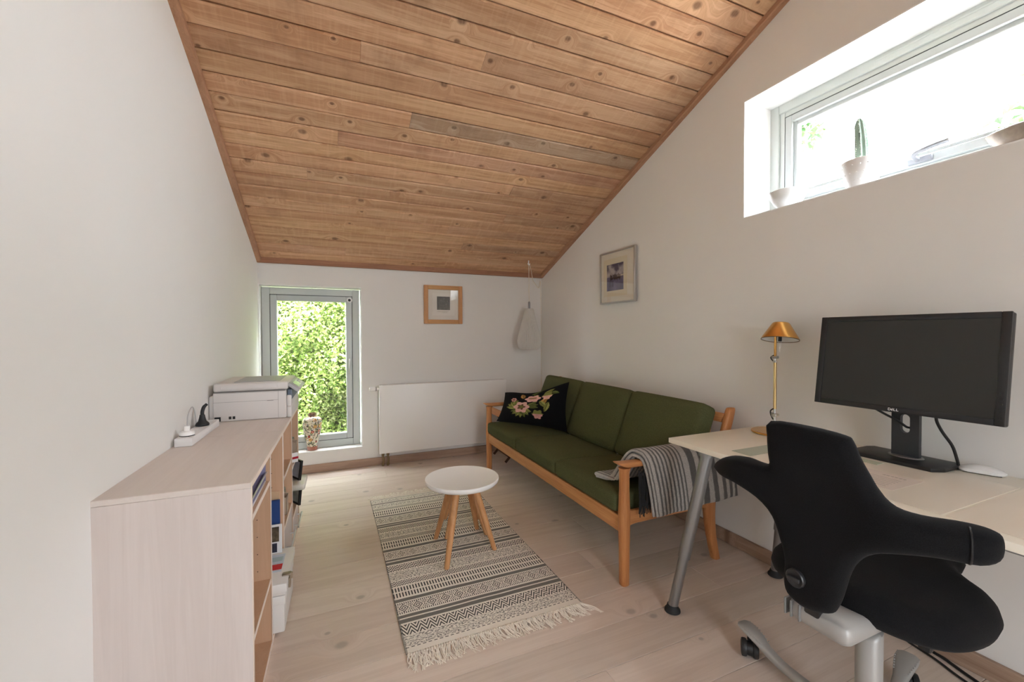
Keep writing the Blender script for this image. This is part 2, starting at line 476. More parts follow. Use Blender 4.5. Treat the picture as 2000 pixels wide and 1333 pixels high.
# ---------------------------------------------------------------- walls
def wall_poly(bm, pts): return bm.faces.new([bm.verts.new(p) for p in pts])
def wall_r():
    bm = B(); x0, x1 = XR, XR + 0.30
    wy0, wy1, wz0, wz1 = 0.24, 1.622, 1.831, 2.467
    def pr(poly):
        a = [bm.verts.new((x0, *p)) for p in poly]; b = [bm.verts.new((x1, *p)) for p in poly]; n = len(poly)
        bm.faces.new(a); bm.faces.new(list(reversed(b)))
        for i in range(n): bm.faces.new((a[i], b[i], b[(i + 1) % n], a[(i + 1) % n]))
    h = lambda y: zc(y) + 0.06
    pr([(YR - .2, -0.1), (wy0, -0.1), (wy0, h(wy0)), (YR - .2, h(YR - .2))])
    pr([(wy1, -0.1), (YB + .3, -0.1), (YB + .3, h(YB + .3)), (wy1, h(wy1))])
    pr([(wy0, -0.1), (wy1, -0.1), (wy1, wz0), (wy0, wz0)])
    pr([(wy0, wz1), (wy1, wz1), (wy1, h(wy1)), (wy0, h(wy0))])
    bmesh.ops.recalc_face_normals(bm, faces=bm.faces)
    return bm
setp(obj('wall_right', wall_r(), M_WALL, smooth=False), 'long white plastered wall with the high window', 'wall', kind='structure')
bm = B()
bx0, bx1, bz0, bz1 = -0.548, 0.257, 0.18, 1.623
YO = YB + 0.30
box(bm, (-0.95, YB, -0.1), (bx0, YO, 2.0)); box(bm, (bx1, YB, -0.1), (XR + .3, YO, 2.0))
box(bm, (bx0, YB, -0.1), (bx1, YO, bz0)); box(bm, (bx0, YB, bz1), (bx1, YO, 2.0))
setp(obj('wall_back', bm, M_WALL, smooth=False), 'low white plastered end wall with radiator and tall window', 'wall', kind='structure')
bm = B()
n = 40
gl = []
for i in range(n + 1):
    y = YR - .2 + (YB + .3 - YR + .2) * i / n; r = []
    for k in range(25):
        z = -0.1 + (zc(y) + 0.06 + 0.1) * k / 24
        wob = 0.006 * mnoise.noise(Vector((y * 1.1, z * 1.3, 3.0)))
        r.append(bm.verts.new((xl(y) + wob, y, z)))
    gl.append(r)
for i in range(n):
    for k in range(24): bm.faces.new((gl[i][k], gl[i + 1][k], gl[i + 1][k + 1], gl[i][k + 1]))
bk = []
for i in (0, n): bk.append([bm.verts.new((xl(gl[i][k].co.y) - 0.2, gl[i][k].co.y, gl[i][k].co.z)) for k in (0, 24)])
bm.faces.new((bk[0][0], bk[0][1], bk[1][1], bk[1][0]))
bmesh.ops.recalc_face_normals(bm, faces=bm.faces)
setp(obj('wall_left', bm, M_WALL_L), 'white plastered wall behind the bookcase', 'wall', kind='structure')
# rear wall (behind the camera) with an unseen glazed door added to let in fill light
bm = B()
dx0, dx1, dz1 = 0.20, 1.20, 2.1
for a, b, c, d in ((-0.95, dx0, -0.1, dz1), (dx1, XR + .3, -0.1, dz1), (-0.95, XR + .3, dz1, zc(YR) + .05), (dx0, dx1, -0.1, 0.0)):
    box(bm, (a, YR - .2, c), (b, YR, d))
setp(obj('wall_rear', bm, M_WALL, smooth=False), 'white wall behind the viewer with an added glazed door', 'wall', kind='structure')
d1 = thing('added_door', 'added glazed door, unseen behind the viewer, letting in extra daylight', 'door', (0.70, YR - 0.06, 0), kind='structure')
bm = B()
for a, b, c, d in ((dx0, dx0 + .08, 0, dz1), (dx1 - .08, dx1, 0, dz1), (dx0 + .08, dx1 - .08, 0, .12), (dx0 + .08, dx1 - .08, dz1 - .08, dz1)):
    box(bm, (a, YR - .09, c), (b, YR - .03, d), 0.003, 1)
obj('added_door_frame', bm, M_FRAME, d1)
bm = B(); box(bm, (dx0 + .08, YR - .065, .12), (dx1 - .08, YR - .059, dz1 - .08)); obj('pane', bm, M_FILLGLASS, d1, smooth=False)

# ---------------------------------------------------------------- ceiling of boards
bm = B()
y0_, y1_ = YR - .3, YB + .35
vs = []
for yy in (y0_, y1_):
    for xx in (-1.0, XR + .35):
        for dz in (0.022, 0.25): vs.append(bm.verts.new((xx, yy, zc(yy) + dz)))
bmesh.ops.convex_hull(bm, input=vs)
ceil = setp(obj('ceiling', bm, plain('dark_battens', (0.10, 0.06, 0.035), 0.9), smooth=False), 'sloping ceiling of rough sawn pine boards', 'ceiling', kind='structure')
butts = {17: [0.144], 18: [0.735], 14: [0.435], 9: [-0.129], 1: [0.122], 21: [-0.35], 22: [1.15], 10: [1.25], 7: [1.32], 3: [1.08], 5: [0.9], 12: [0.05], 24: [0.6], 26: [1.2], 29: [0.3], 33: [0.9]}
tints = {(17, 1): (0.96, 0.98, 1.02), (18, 1): (0.80, 0.80, 0.84), (14, 1): (0.74, 0.84, 0.95), (16, 0): (0.84, 0.80, 0.78), (17, 0): (0.97, .92, .88),
         (13, 0): (0.95, 0.95, 0.93), (3, 1): (0.84, 0.86, 0.88), (7, 1): (0.88, 0.9, 0.92), (10, 1): (0.92, 0.93, 0.95), (19, 0): (0.92, 0.93, 0.95), (20, 0): (0.88, 0.90, 0.93), (18, 0): (1.0, 0.98, 0.98), (9, 1): (0.92, 0.92, 0.92), (8, 0): (0.9, 0.86, 0.84)}
k = 0
while True:
    ya = 3.993 - 0.1043 * k; yb = ya - 0.1043
    if yb < YR: break
    cuts = [-0.70] + butts.get(k, []) + [XR]
    for i in range(len(cuts) - 1):
        L = cuts[i + 1] - cuts[i] - 0.0012; W = 0.1122
        bm = B()
        # boards with chamfered long edges: a V joint between neighbours
        c = 0.007; h = W / 2 - 0.0026
        prof = [(-h, 0.018), (-h, c), (-h + c * 0.9, 0.0), (h - c * 0.9, 0.0), (h, c), (h, 0.018)]
        A_ = [bm.verts.new((-L / 2, p, q)) for p, q in prof]; B_ = [bm.verts.new((L / 2, p, q)) for p, q in prof]
        for j in range(6): bm.faces.new((A_[j], B_[j], B_[(j + 1) % 6], A_[(j + 1) % 6]))
        bm.faces.new(A_); bm.faces.new(list(reversed(B_))); bmesh.ops.recalc_face_normals(bm, faces=bm.faces)
        t = random.uniform(0.92, 1.06)
        col = tints.get((k, i), (t, t * random.uniform(0.95, 1.0), t * random.uniform(0.92, 1.0)))
        o = obj('plank', bm, M_CEIL, ceil, local=True, smooth=False, color=col)
        ym = (ya + yb) / 2
        o.location = ((cuts[i] + cuts[i + 1]) / 2, ym, zc(ym) + random.uniform(0, 0.0035)); o.rotation_euler = (-math.atan(SL), 0, 0)
    k += 1
# trims under the boards
def slope_trim(name, x_in, x_out, label):
    bm = B(); rings = []
    for yy in (YR, YB - 0.035):
        xi, xo = x_in(yy), x_out(yy); z = zc(yy)
        rings.append([Vector((xi, yy, z + .004)), Vector((xi, yy, z - 0.024)), Vector((xi + (xo - xi) * .2, yy, z - 0.030)), Vector((xo, yy, z - 0.034)), Vector((xo, yy, z + .004))])
    ring_loft(bm, rings)
    setp(obj(name, bm, M_TRIM, smooth=False), label, 'trim', kind='structure')
slope_trim('trim_1', lambda y: xl(y) + 0.032, lambda y: xl(y) - 0.004, 'sloping brown trim where ceiling meets left wall')
slope_trim('trim_2', lambda y: XR - 0.032, lambda y: XR + 0.003, 'sloping brown trim where ceiling meets right wall')
bm = B(); box(bm, (-0.58, YB - 0.034, zc(YB - .03) - 0.036), (XR, YB + .002, zc(YB - .034) + 0.006), 0.003, 1)
setp(obj('trim_3', bm, M_TRIMX, smooth=False), 'level brown trim above the end wall', 'trim', kind='structure')
def skirting(name, pts, mat, label):
    bm = B(); box(bm, *pts, 0.004, 2)
    setp(obj(name, bm, mat, smooth=False), label, 'baseboard', kind='structure')
skirting('baseboard_back', ((-0.56, YB - 0.018, 0.0), (XR - .016, YB + .001, 0.071)), M_SKIRT, 'pinkish pine skirting under the radiator wall')
skirting('baseboard_right', ((XR - 0.018, YR, 0.0), (XR + .001, YB, 0.071)), M_SKIRTY, 'pinkish pine skirting along the desk wall')

# ---------------------------------------------------------------- windows
def frame_bars(bm, lo, hi, wdt, axis, d0, d1, bev=0.003):
    """four bars round a rectangle in (a, z); axis 'x' -> a is x and depth is y"""
    (a0, z0), (a1, z1) = lo, hi
    for p0, q0, p1, q1 in ((a0, z0, a0 + wdt, z1), (a1 - wdt, z0, a1, z1), (a0 + wdt, z0, a1 - wdt, z0 + wdt), (a0 + wdt, z1 - wdt, a1 - wdt, z1)):
        if axis == 'x': box(bm, (p0, d0, q0), (p1, d1, q1), bev, 1)
        else: box(bm, (d0, p0, q0), (d1, p1, q1), bev, 1)
# window_1: tall window in the end wall
w1 = thing('window_1', 'tall narrow window in the end wall with pale grey frame', 'window', (-0.145, YB + 0.12, bz0), kind='structure')
fy0 = YB + 0.115
bm = B(); frame_bars(bm, (bx0 + .008, bz0 + .004), (bx1 - .012, bz1 - .012), 0.062, 'x', fy0, fy0 + .09); obj('window_frame', bm, M_FRAME, w1)
bm = B(); frame_bars(bm, (bx0 + .066, bz0 + .062), (bx1 - .070, bz1 - .070), 0.010, 'x', fy0 + .001, fy0 + .03, 0); obj('gasket', bm, M_GASKET, w1, smooth=False)
bm = B(); frame_bars(bm, (bx0 + .073, bz0 + .069), (bx1 - .077, bz1 - .077), 0.050, 'x', fy0 - .006, fy0 + .06); sash = obj('sash', bm, M_SASH, w1)
bm = B(); box(bm, (bx0 + .118, fy0 + .025, bz0 + .114), (bx1 - .122, fy0 + .031, bz1 - .122)); obj('pane', bm, M_GLASS, sash, smooth=False)
bm = B(); box(bm, (0.146, fy0 - .03, 0.84), (0.160, fy0 - .018, 0.98), 0.005); box(bm, (0.147, fy0 - .02, 0.93), (0.159, fy0 - .004, 0.97), 0.003); obj('handle', bm, M_CHROME, w1)
bm = B(); Mr = Matrix.Translation((0.160, fy0 - .012, 1.515)) @ Matrix.Rotation(PI / 2, 4, 'X'); lathe(bm, [(.012, -.004), (.021, -.004), (.024, 0), (.024, .004), (.014, .008), (.012, .004)], 20, M=Mr, cap=False); obj('stop_ring', bm, M_WHITEP, w1)
bm = B(); lathe(bm, [(.0125, -.003), (.0125, .004)], 20, M=Mr); obj('stop_knob', bm, M_BLACKP, w1)
bm = B(); box(bm, (bx0 - .0, YB - .004, bz0 - .002), (bx1 + .003, fy0 + .005, bz0 + .004), 0.002, 1); obj('window_sill', bm, M_REVEAL, w1)
bm = B()
for lo, hi in (((bx1 - .004, YB + .001, bz0), (bx1 + .002, fy0 + .01, bz1)), ((bx0 - .002, YB + .001, bz0), (bx0 + .004, fy0 + .01, bz1)), ((bx0, YB + .001, bz1 - .004), (bx1, fy0 + .01, bz1 + .002))): box(bm, lo, hi)
obj('reveal', bm, M_REVEAL, w1, smooth=False)
# window_2: long high window in the right wall
wy0, wy1, wz0, wz1 = 0.24, 1.622, 1.831, 2.467
w2 = thing('window_2', 'long high window above the desk with deep white reveal', 'window', (XR + .22, 0.93, wz0), kind='structure')
fx = XR + 0.211
bm = B(); frame_bars(bm, (wy0 + .002, wz0 + .004), (wy1 - .002, wz1 - .003), 0.050, 'y', fx, fx + .085); frame_bars(bm, (wy0 + .05, wz0 + .05), (wy1 - .05, wz1 - .05), 0.030, 'y', fx + .012, fx + .08); obj('window_frame', bm, M_FRAME, w2)
bm = B()
for lo, hi in (((fx + .013, wy1 - .088, wz0 + .09), (fx + .03, wy1 - .078, wz1 - .078)), ((fx + .013, wy0 + .078, wz0 + .09), (fx + .03, wy0 + .088, wz1 - .078)), ((fx + .013, wy0 + .088, wz1 - .088), (fx + .03, wy1 - .088, wz1 - .078))): box(bm, lo, hi)
obj('gasket', bm, M_GASKET, w2, smooth=False)
bm = B(); frame_bars(bm, (wy0 + .084, wz0 + .084), (wy1 - .084, wz1 - .084), 0.036, 'y', fx + .006, fx + .07); frame_bars(bm, (wy0 + .118, wz0 + .118), (wy1 - .118, wz1 - .118), 0.022, 'y', fx + .024, fx + .06); sash = obj('sash', bm, M_SASH, w2)
bm = B(); box(bm, (fx + .035, wy0 + .135, wz0 + .135), (fx + .041, wy1 - .135, wz1 - .135)); obj('pane', bm, M_GLASS, sash, smooth=False)
bm = B(); box(bm, (fx - .012, 0.915, wz0 + .088), (fx + .008, 0.995, wz0 + .112), 0.004); tube(bm, smooth_path([(fx - .004, .960, wz0 + .10), (fx - .040, .960, wz0 + .108), (fx - .050, .950, wz0 + .118), (fx - .050, .90, wz0 + .128), (fx - .050, .845, wz0 + .132)], 4), 0.009, 10); obj('handle', bm, plain('grey_handle', (.30, .31, .34), .4), w2)
bm = B(); box(bm, (fx - .002, 0.70, wz1 - .028), (fx + .004, 1.12, wz1 - .016), 0.003); obj('vent_strip', bm, M_FRAME, w2)
bm = B()
for lo, hi in (((XR + .001, wy1 - .004, wz0), (fx + .01, wy1 + .002, wz1)), ((XR + .001, wy0 - .002, wz0), (fx + .01, wy0 + .004, wz1)), ((XR + .001, wy0, wz1 - .004), (fx + .01, wy1, wz1 + .002)), ((XR - .001, wy0, wz0 - .002), (fx + .01, wy1, wz0 + .004))): box(bm, lo, hi)
obj('reveal', bm, M_REVEAL, w2, smooth=False)

# ---------------------------------------------------------------- outdoors
bm = B(); box(bm, (-14, -12, -0.45), (22, 16, -0.35))
setp(obj('ground', bm, plain('pale_paving', srgb(176, 168, 156), 0.95, var=0.1, vscale=1.5), smooth=False), 'pale paved ground outside the windows', 'ground', kind='structure')
def leaf_cloud(pts, nrm, size, cols, seed):
    r = np.random.default_rng(seed); n = len(pts)
    s = size * r.uniform(0.6, 1.25, n)[:, None]
    d = nrm + r.normal(0, 0.55, (n, 3)); d /= np.linalg.norm(d, axis=1)[:, None]
    a = np.cross(d, r.normal(0, 1, (n, 3))); a /= np.linalg.norm(a, axis=1)[:, None]; b = np.cross(d, a)
    fold = d * s * 0.18
    V = np.stack([pts - a * s * .5, pts - b * s * .30 + fold, pts + a * s * .55 - fold, pts + b * s * .30 + fold], 1).reshape(-1, 3)
    F = [(i * 4, i * 4 + 1, i * 4 + 2, i * 4 + 3) for i in range(n)]
    c = np.array(cols)[r.integers(0, len(cols), n)] * r.uniform(0.65, 1.05, (n, 1))
    return V, F, np.repeat(c, 4, 0)
def cloud_obj(name, V, F, C, mat, parent, kind='stuff'):
    me = bpy.data.meshes.new(name); me.from_pydata(V.tolist(), [], F); me.materials.append(mat)
    a = me.color_attributes.new('Col', 'FLOAT_COLOR', 'POINT'); buf = np.ones((len(V), 4), np.float32); buf[:, :3] = C; a.data.foreach_set('color', buf.ravel())
    o = bpy.data.objects.new(name, me); COL.objects.link(o); o.parent = parent
    if kind: o['kind'] = kind
    return o
def leaf_mat(name):
    m = MB(name).set(0.45, spec=0.5); a = m.node('ShaderNodeVertexColor', layer_name='Col'); m.color(a.outputs[0])
    tl = m.node('ShaderNodeBsdfTranslucent'); m.t.links.new(a.outputs[0], tl.inputs[0])
    mx = m.node('ShaderNodeMixShader'); mx.inputs[0].default_value = 0.35
    m.t.links.new(m.b.outputs[0], mx.inputs[1]); m.t.links.new(tl.outputs[0], mx.inputs[2]); m.t.links.new(mx.outputs[0], m.out.inputs[0]); return m.m
M_LEAF = leaf_mat('hedge_leaf')
hedge = thing('hedge', 'dense sunlit green hedge outside the tall window', 'hedge', (0, 5.6, -0.35))
n = 60000
hx = rng.uniform(-2.4, 2.2, n); hz = rng.uniform(0.02, 2.75, n)
def hy(x, z): return 5.25 + 0.16 * np.sin(x * 2.3 + z * 1.1) * np.cos(z * 2.7 + x) + 0.10 * np.sin(x * 7.1 + 1.0) * np.sin(z * 6.3) + 0.06 * (z - 1)
P_ = np.stack([hx, hy(hx, hz) + rng.exponential(0.07, n) - 0.03, hz], 1)
V, F, C_ = leaf_cloud(P_, np.array([0.1, -0.75, 0.6]), 0.046, [srgb(164, 184, 100), srgb(146, 172, 86), srgb(184, 200, 126), srgb(108, 136, 62), srgb(200, 210, 152)], 3)
cloud_obj('foliage', V - np.array([0, 5.6, -0.35]), F, C_, M_LEAF, hedge)
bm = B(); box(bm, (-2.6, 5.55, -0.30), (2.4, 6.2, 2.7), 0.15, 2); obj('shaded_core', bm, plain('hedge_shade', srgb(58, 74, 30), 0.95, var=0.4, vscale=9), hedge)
bm = B()
for i in range(40):
    x = -2.5 + i * 0.125 + random.uniform(-.03, .03); yb = 5.45 + random.uniform(-.1, .1)
    tube(bm, smooth_path([(x, yb, -0.36), (x + random.uniform(-.05, .05), yb, -0.05), (x + random.uniform(-.12, .12), yb + .05, 0.35)], 3), 0.012, 5)
obj('stems', bm, plain('hedge_stem', (0.05, 0.035, 0.02), 0.9), hedge, kind='stuff')
bm = B(); box(bm, (-2.6, 4.5, -0.36), (2.4, 4.98, 0.0), 0.05, 2)
top('flower_bed', bm, plain('dark_soil', (0.035, 0.028, 0.02), 0.95, var=0.4, bump=(30, 0.8, 0.02)), 'dark strip of soil under the hedge outside the window', 'soil')
M_BARK = plain('bark', (0.12, 0.10, 0.08), 0.9, bump=(20, 0.6, 0.01))
def tree(loc, h, blobs, seed, label, branches):
    t = thing('tree', label, 'tree', loc, group=None)
    bm = B(); L = Vector(loc)
    tube(bm, smooth_path([L, L + Vector((0.1, 0.05, h * .4)), L + Vector((0.05, -.1, h * .8)), L + Vector((0.1, 0, h))], 4), [0.16 - 0.13 * i / 12 for i in range(13)], 10)
    for bpts in branches: tube(bm, smooth_path([Vector(q) for q in bpts], 4), [0.05 - 0.04 * i / (4 * (len(bpts) - 1)) for i in range(4 * (len(bpts) - 1) + 1)], 6)
    obj('trunk', bm, M_BARK, t)
    r = np.random.default_rng(seed); pts = []
    for (c, rad, cnt) in blobs:
        q = r.normal(0, 1, (cnt, 3)); q /= np.linalg.norm(q, axis=1)[:, None]; q *= (rad * r.uniform(0, 1, cnt) ** 0.45)[:, None]; pts.append(q + np.array(c))
    pts = np.concatenate(pts)
    V, F, C_ = leaf_cloud(pts, np.array([0, 0, 0.6]), 0.16, [srgb(70, 104, 56), srgb(54, 88, 50), srgb(88, 116, 66)], seed)
    cloud_obj('foliage', V - np.array(loc), F, C_, M_LEAF, t)
tree((7.2, 7.3, -0.4), 5.0, [((7.3, 7.2, 5.2), 1.6, 1500), ((7.4, 5.6, 4.85), 0.85, 420), ((7.45, 4.75, 4.72), 0.42, 170)], 5, 'pale leafy tree with a branch reaching past the high window', [((7.3, 7.3, 3.6), (7.4, 6.2, 4.5), (7.45, 5.2, 4.75), (7.45, 4.6, 4.72))])
tree((10.6, 1.2, -0.4), 5.0, [((10.5, 1.2, 5.2), 1.5, 1500), ((10.6, 2.7, 5.25), 0.5, 150), ((10.55, 2.9, 4.75), 0.42, 130), ((10.1, 3.25, 4.42), 0.30, 70), ((10.0, 3.35, 4.25), 0.25, 40)], 6, 'pale leafy tree seen at the lower right of the high window', [((10.6, 1.3, 3.2), (10.5, 2.2, 4.2), (10.3, 3.0, 4.5)), ((10.6, 1.4, 3.5), (10.6, 2.3, 4.9), (10.6, 2.8, 5.2))])

# ---------------------------------------------------------------- radiator
rd = thing('radiator', 'flat white panel radiator mounted low on the end wall', 'radiator', (1.02, YB - .06, 0.12))
bm = B(); box(bm, (0.394, YB - .092, 0.120), (1.634, YB - .078, 0.742), 0.006, 3); obj('front_panel', bm, M_RAD, rd)
bm = B(); box(bm, (0.398, YB - .078, 0.135), (1.630, YB - .022, 0.735), 0.004, 1); obj('body', bm, M_RAD, rd)
bm = B()
for i in range(82):
    x = 0.405 + i * 0.0148; box(bm, (x, YB - .074, 0.735), (x + .009, YB - .030, 0.741))
obj('top_grille', bm, M_RAD, rd, smooth=False, kind='stuff')
for x in (0.62, 1.40):
    bm = B(); box(bm, (x, YB - .024, .2), (x + .03, YB - .0015, .7), 0.003, 1); obj('bracket', bm, M_RAD, rd)
for x in (0.428, 0.472):
    bm = B(); tube(bm, smooth_path([(x, YB - .052, 0.135), (x, YB - .052, 0.09), (x + .006, YB - .055, 0.05), (x - .002, YB - .058, 0.0)], 4), 0.0085, 10)
    for z in (0.018, 0.105): tube(bm, [(x, YB - .054, z - .009), (x, YB - .054, z + .009)], 0.014, 6)
    obj('pipe', bm, plain('aged_brass', (0.30, 0.22, 0.12), 0.4, 0.9), rd)
bm = B(); Mx = Matrix.Translation((0.394, YB - .06, 0.708)) @ Matrix.Rotation(-PI / 2, 4, 'Y')
lathe(bm, [(.010, 0), (.010, .016), (.017, .018), (.019, .024), (.019, .070), (.017, .078), (.010, .080)], 20, M=Mx); vl = obj('thermostat_valve', bm, M_WHITE, rd)
bm = B(); lathe(bm, [(.0195, .020), (.0195, .026)], 20, M=Mx); obj('scale_ring', bm, plain('dark_scale', (0.1, 0.1, 0.1), 0.5), vl)

# ---------------------------------------------------------------- pictures
def art(name, parent, rows, cols, fn, mp):
    bm = B(); g = sheet(bm, mp, cols, rows)
    order = [(i / cols, j / rows) for i in range(cols + 1) for j in range(rows + 1)]
    o = obj(name, bm, attr_mat(name + '_print', 0.7), parent); paint_mesh(o, lambda i, co: fn(*order[i])); return o
def noise2(u, v, s, k=0.0): return mnoise.fractal(Vector((u * s, v * s, k)), 1.0, 2.0, 4)
pc = thing('framed_picture', 'small framed dark square print in a light oak frame on end wall', 'picture', (1.007, YB, 1.30))
if True:
    x0, x1, z0, z1, f = 0.818, 1.196, 1.302, 1.672, 0.040
    for a, b, c, d in ((x0, x0 + f, z0, z1), (x1 - f, x1, z0, z1), (x0 + f, x1 - f, z0, z0 + f), (x0 + f, x1 - f, z1 - f, z1)):
        bm = B(); box(bm, (a, YB - .024, c), (b, YB - .002, d), 0.003, 2); obj('frame_bar', bm, M_OAK if b - a > .1 else M_OAKZ, pc)
    bm = B(); box(bm, (x0 + .02, YB - .012, z0 + .02), (x1 - .02, YB - .004, z1 - .02)); obj('mat', bm, plain('ivory_card', srgb(236, 230, 220), 0.8), pc, smooth=False)
    bm = B(); box(bm, (0.899, YB - .0132, 1.383), (1.117, YB - .0118, 1.598)); obj('print_sheet', bm, plain('cream_paper', srgb(242, 237, 228), 0.8), pc, smooth=False)
    def f1(u, v):
        q = noise2(u, v, 4.0, 1.5); r = math.hypot(u - .5, v - .5); e = 0.10 + 0.10 * max(0, q) + (0.22 * max(0, noise2(u, v, 8, 4)) if r < .38 else 0)
        return (e * 0.75, e * 0.72, e * 0.66)
    art('print', pc, 30, 30, f1, lambda u, v: (0.944 + u * .128, YB - .0138, 1.437 + v * .129))
    bm = B()
    for zz, xa, xb in ((1.424, .95, 1.06), (1.417, .945, 1.045), (1.409, .99, 1.05)): box(bm, (xa, YB - .0137, zz), (xb, YB - .0133, zz + .0025))
    obj('caption', bm, plain('pencil_grey', srgb(186, 178, 165), 0.8), pc, smooth=False)
    bm = B(); box(bm, (x0 + f - .003, YB - .0185, z0 + f - .003), (x1 - f + .003, YB - .0165, z1 - f + .003)); obj('glass', bm, M_PICGLASS, pc, smooth=False)
ph = thing('framed_picture', 'small blue photograph of figures in a silver frame on desk wall', 'picture', (XR, 2.70, 1.443))
y0, y1, z0, z1, f = 2.488, 2.925, 1.443, 1.857, 0.012
for a, b, c, d in ((y0, y0 + f, z0, z1), (y1 - f, y1, z0, z1), (y0 + f, y1 - f, z0, z0 + f), (y0 + f, y1 - f, z1 - f, z1)):
    bm = B(); box(bm, (XR - .027, a, c), (XR - .001, b, d), 0.002, 1); obj('frame_bar', bm, M_CHROME, ph)
bm = B(); box(bm, (XR - .016, y0 + .006, z0 + .006), (XR - .006, y1 - .006, z1 - .006)); obj('mat', bm, plain('cream_card', srgb(243, 238, 226), 0.8), ph, smooth=False)
bm = B(); box(bm, (XR - .0172, 2.583, 1.50), (XR - .0158, 2.880, 1.800)); obj('inner_mat', bm, plain('buff_card', srgb(238, 229, 206), 0.8), ph, smooth=False)
def f2(u, v):
    u = 1 - u; q = noise2(u, v, 3.0, 9)
    if v > 0.52: c = np.array(srgb(96, 98, 140)) * (1 - .5) + np.array(srgb(220, 212, 205)) * max(0, min(1, .35 + 1.1 * q + (0.7 - abs(v - .62) * 3))) * .6
    else: c = np.array(srgb(128, 124, 160)) * (0.85 + .3 * q)
    if abs(v - .53) < .03 and u > .6: c = np.array(srgb(215, 205, 190))
    d = 0
    for cx, h in ((.24, .60), (.30, .62), (.38, .61), (.46, .60), (.54, .63), (.62, .62), (.70, .61), (.78, .58)):
        if abs(u - cx) < .030 + .010 * (v < .5) and .42 + .03 * math.sin(cx * 40) < v < h - abs(u - cx) * 1.2 + .03 * math.sin(cx * 57): d = 1
        if abs(u - cx) < .014 and .36 < v < .44: d = 1
        if abs(u - cx * .9 + .02) < .016 and .14 < v < .36 and cx < .5: d = max(d, .75)
    return tuple(c * (1 - d) + np.array((.012, .011, .02)) * d)
art('photo', ph, 60, 60, f2, lambda u, v: (XR - .0178, 2.626 + u * .210, 1.544 + v * .211))
bm = B(); box(bm, (XR - .0225, y0 + f - .002, z0 + f - .002), (XR - .0205, y1 - f + .002, z1 - f + .002)); obj('glass', bm, M_PICGLASS, ph, smooth=False)

# ---------------------------------------------------------------- pendant lamp
px_, py_ = 1.812, 3.762
pd = thing('pendant_lamp', 'white pleated teardrop pendant lamp hanging in the corner', 'lamp', (px_, py_, 1.037))
M_SHADE = MB('white_pleated_shade').set(0.6, spec=0.3); M_SHADE.color((0.90, 0.895, 0.88))
tl = M_SHADE.node('ShaderNodeBsdfTranslucent'); tl.inputs[0].default_value = (0.8, 0.79, 0.76, 1); mx = M_SHADE.node('ShaderNodeMixShader'); mx.inputs[0].default_value = 0.6
M_SHADE.t.links.new(M_SHADE.b.outputs[0], mx.inputs[1]); M_SHADE.t.links.new(tl.outputs[0], mx.inputs[2]); M_SHADE.t.links.new(mx.outputs[0], M_SHADE.out.inputs[0]); M_SHADE = M_SHADE.m
prof = [(.040, 1.452), (.043, 1.444), (.056, 1.39), (.073, 1.32), (.092, 1.25), (.108, 1.19), (.1155, 1.15), (.117, 1.125), (.113, 1.095), (.104, 1.070), (.092, 1.054), (.078, 1.044)]
pr = [(p.x, p.y) for p in smooth_path([(a, b, 0) for a, b in prof], 3)]
bm = B(); npl = 40; rings = []
for r, z in pr:
    rg = []
    for i in range(npl * 2):
        rr = r * (1 + (0.022 if i % 2 else -0.030) * min(1, (1.452 - z) * 9)); a = PI * i / npl
        rg.append((px_ + rr * math.cos(a), py_ + rr * math.sin(a), z))
    rings.append(rg)
ring_loft(bm, rings, cap=False); obj('lamp_shade', bm, M_SHADE, pd, smooth=False)
bm = B(); lathe(bm, [(.006, 1.44), (.010, 1.45), (.010, 1.515), (.005, 1.523)], 14, (px_, py_)); obj('lamp_holder', bm, M_SILVER, pd)
bm = B(); lathe(bm, [(.010, 1.44), (.014, 1.40), (.028, 1.35), (.030, 1.325), (.022, 1.30), (.004, 1.293)], 16, (px_, py_)); obj('bulb', bm, plain('opal_bulb', (0.85, 0.85, 0.83), 0.3), pd)
M_CORD = plain('cream_cord', srgb(226, 216, 198), 0.6)
zh = zc(py_)
bm = B(); tube(bm, [(px_, py_, 1.52), (px_ - .002, py_, 1.72), (px_ - .004, py_, zh - .03)], 0.0032, 8)
tube(bm, smooth_path([(px_ - .004, py_, zh - .03), (px_ + .03, py_ + .03, zh - .06), (px_ + .10, py_ + .12, zh - .165), (px_ + .16, py_ + .19, zh - .195), (px_ + .22, py_ + .225, zh - .235), (XR - .022, YB - .012, 1.76), (XR - .012, YB - .008, 1.5), (XR - .010, YB - .008, 0.9), (XR - .012, YB - .008, 0.45), (XR - .025, YB - .022, 0.075)], 6), 0.0030, 8)
obj('cord', bm, M_CORD, pd)
bm = B(); tube(bm, smooth_path([(px_ - .006, py_, zh + .004), (px_ - .006, py_, zh - .018), (px_ - .012, py_, zh - .030), (px_ - .002, py_ - .004, zh - .040), (px_ + .006, py_, zh - .028)], 4), 0.0055, 8); obj('hook', bm, M_WHITE, pd)
for z in (0.75, 1.05, 1.4):
    bm = B(); box(bm, (XR - .016, YB - .013, z), (XR - .003, YB - .002, z + .012), .002, 1); obj('cable_clip', bm, M_WHITEP, pd)

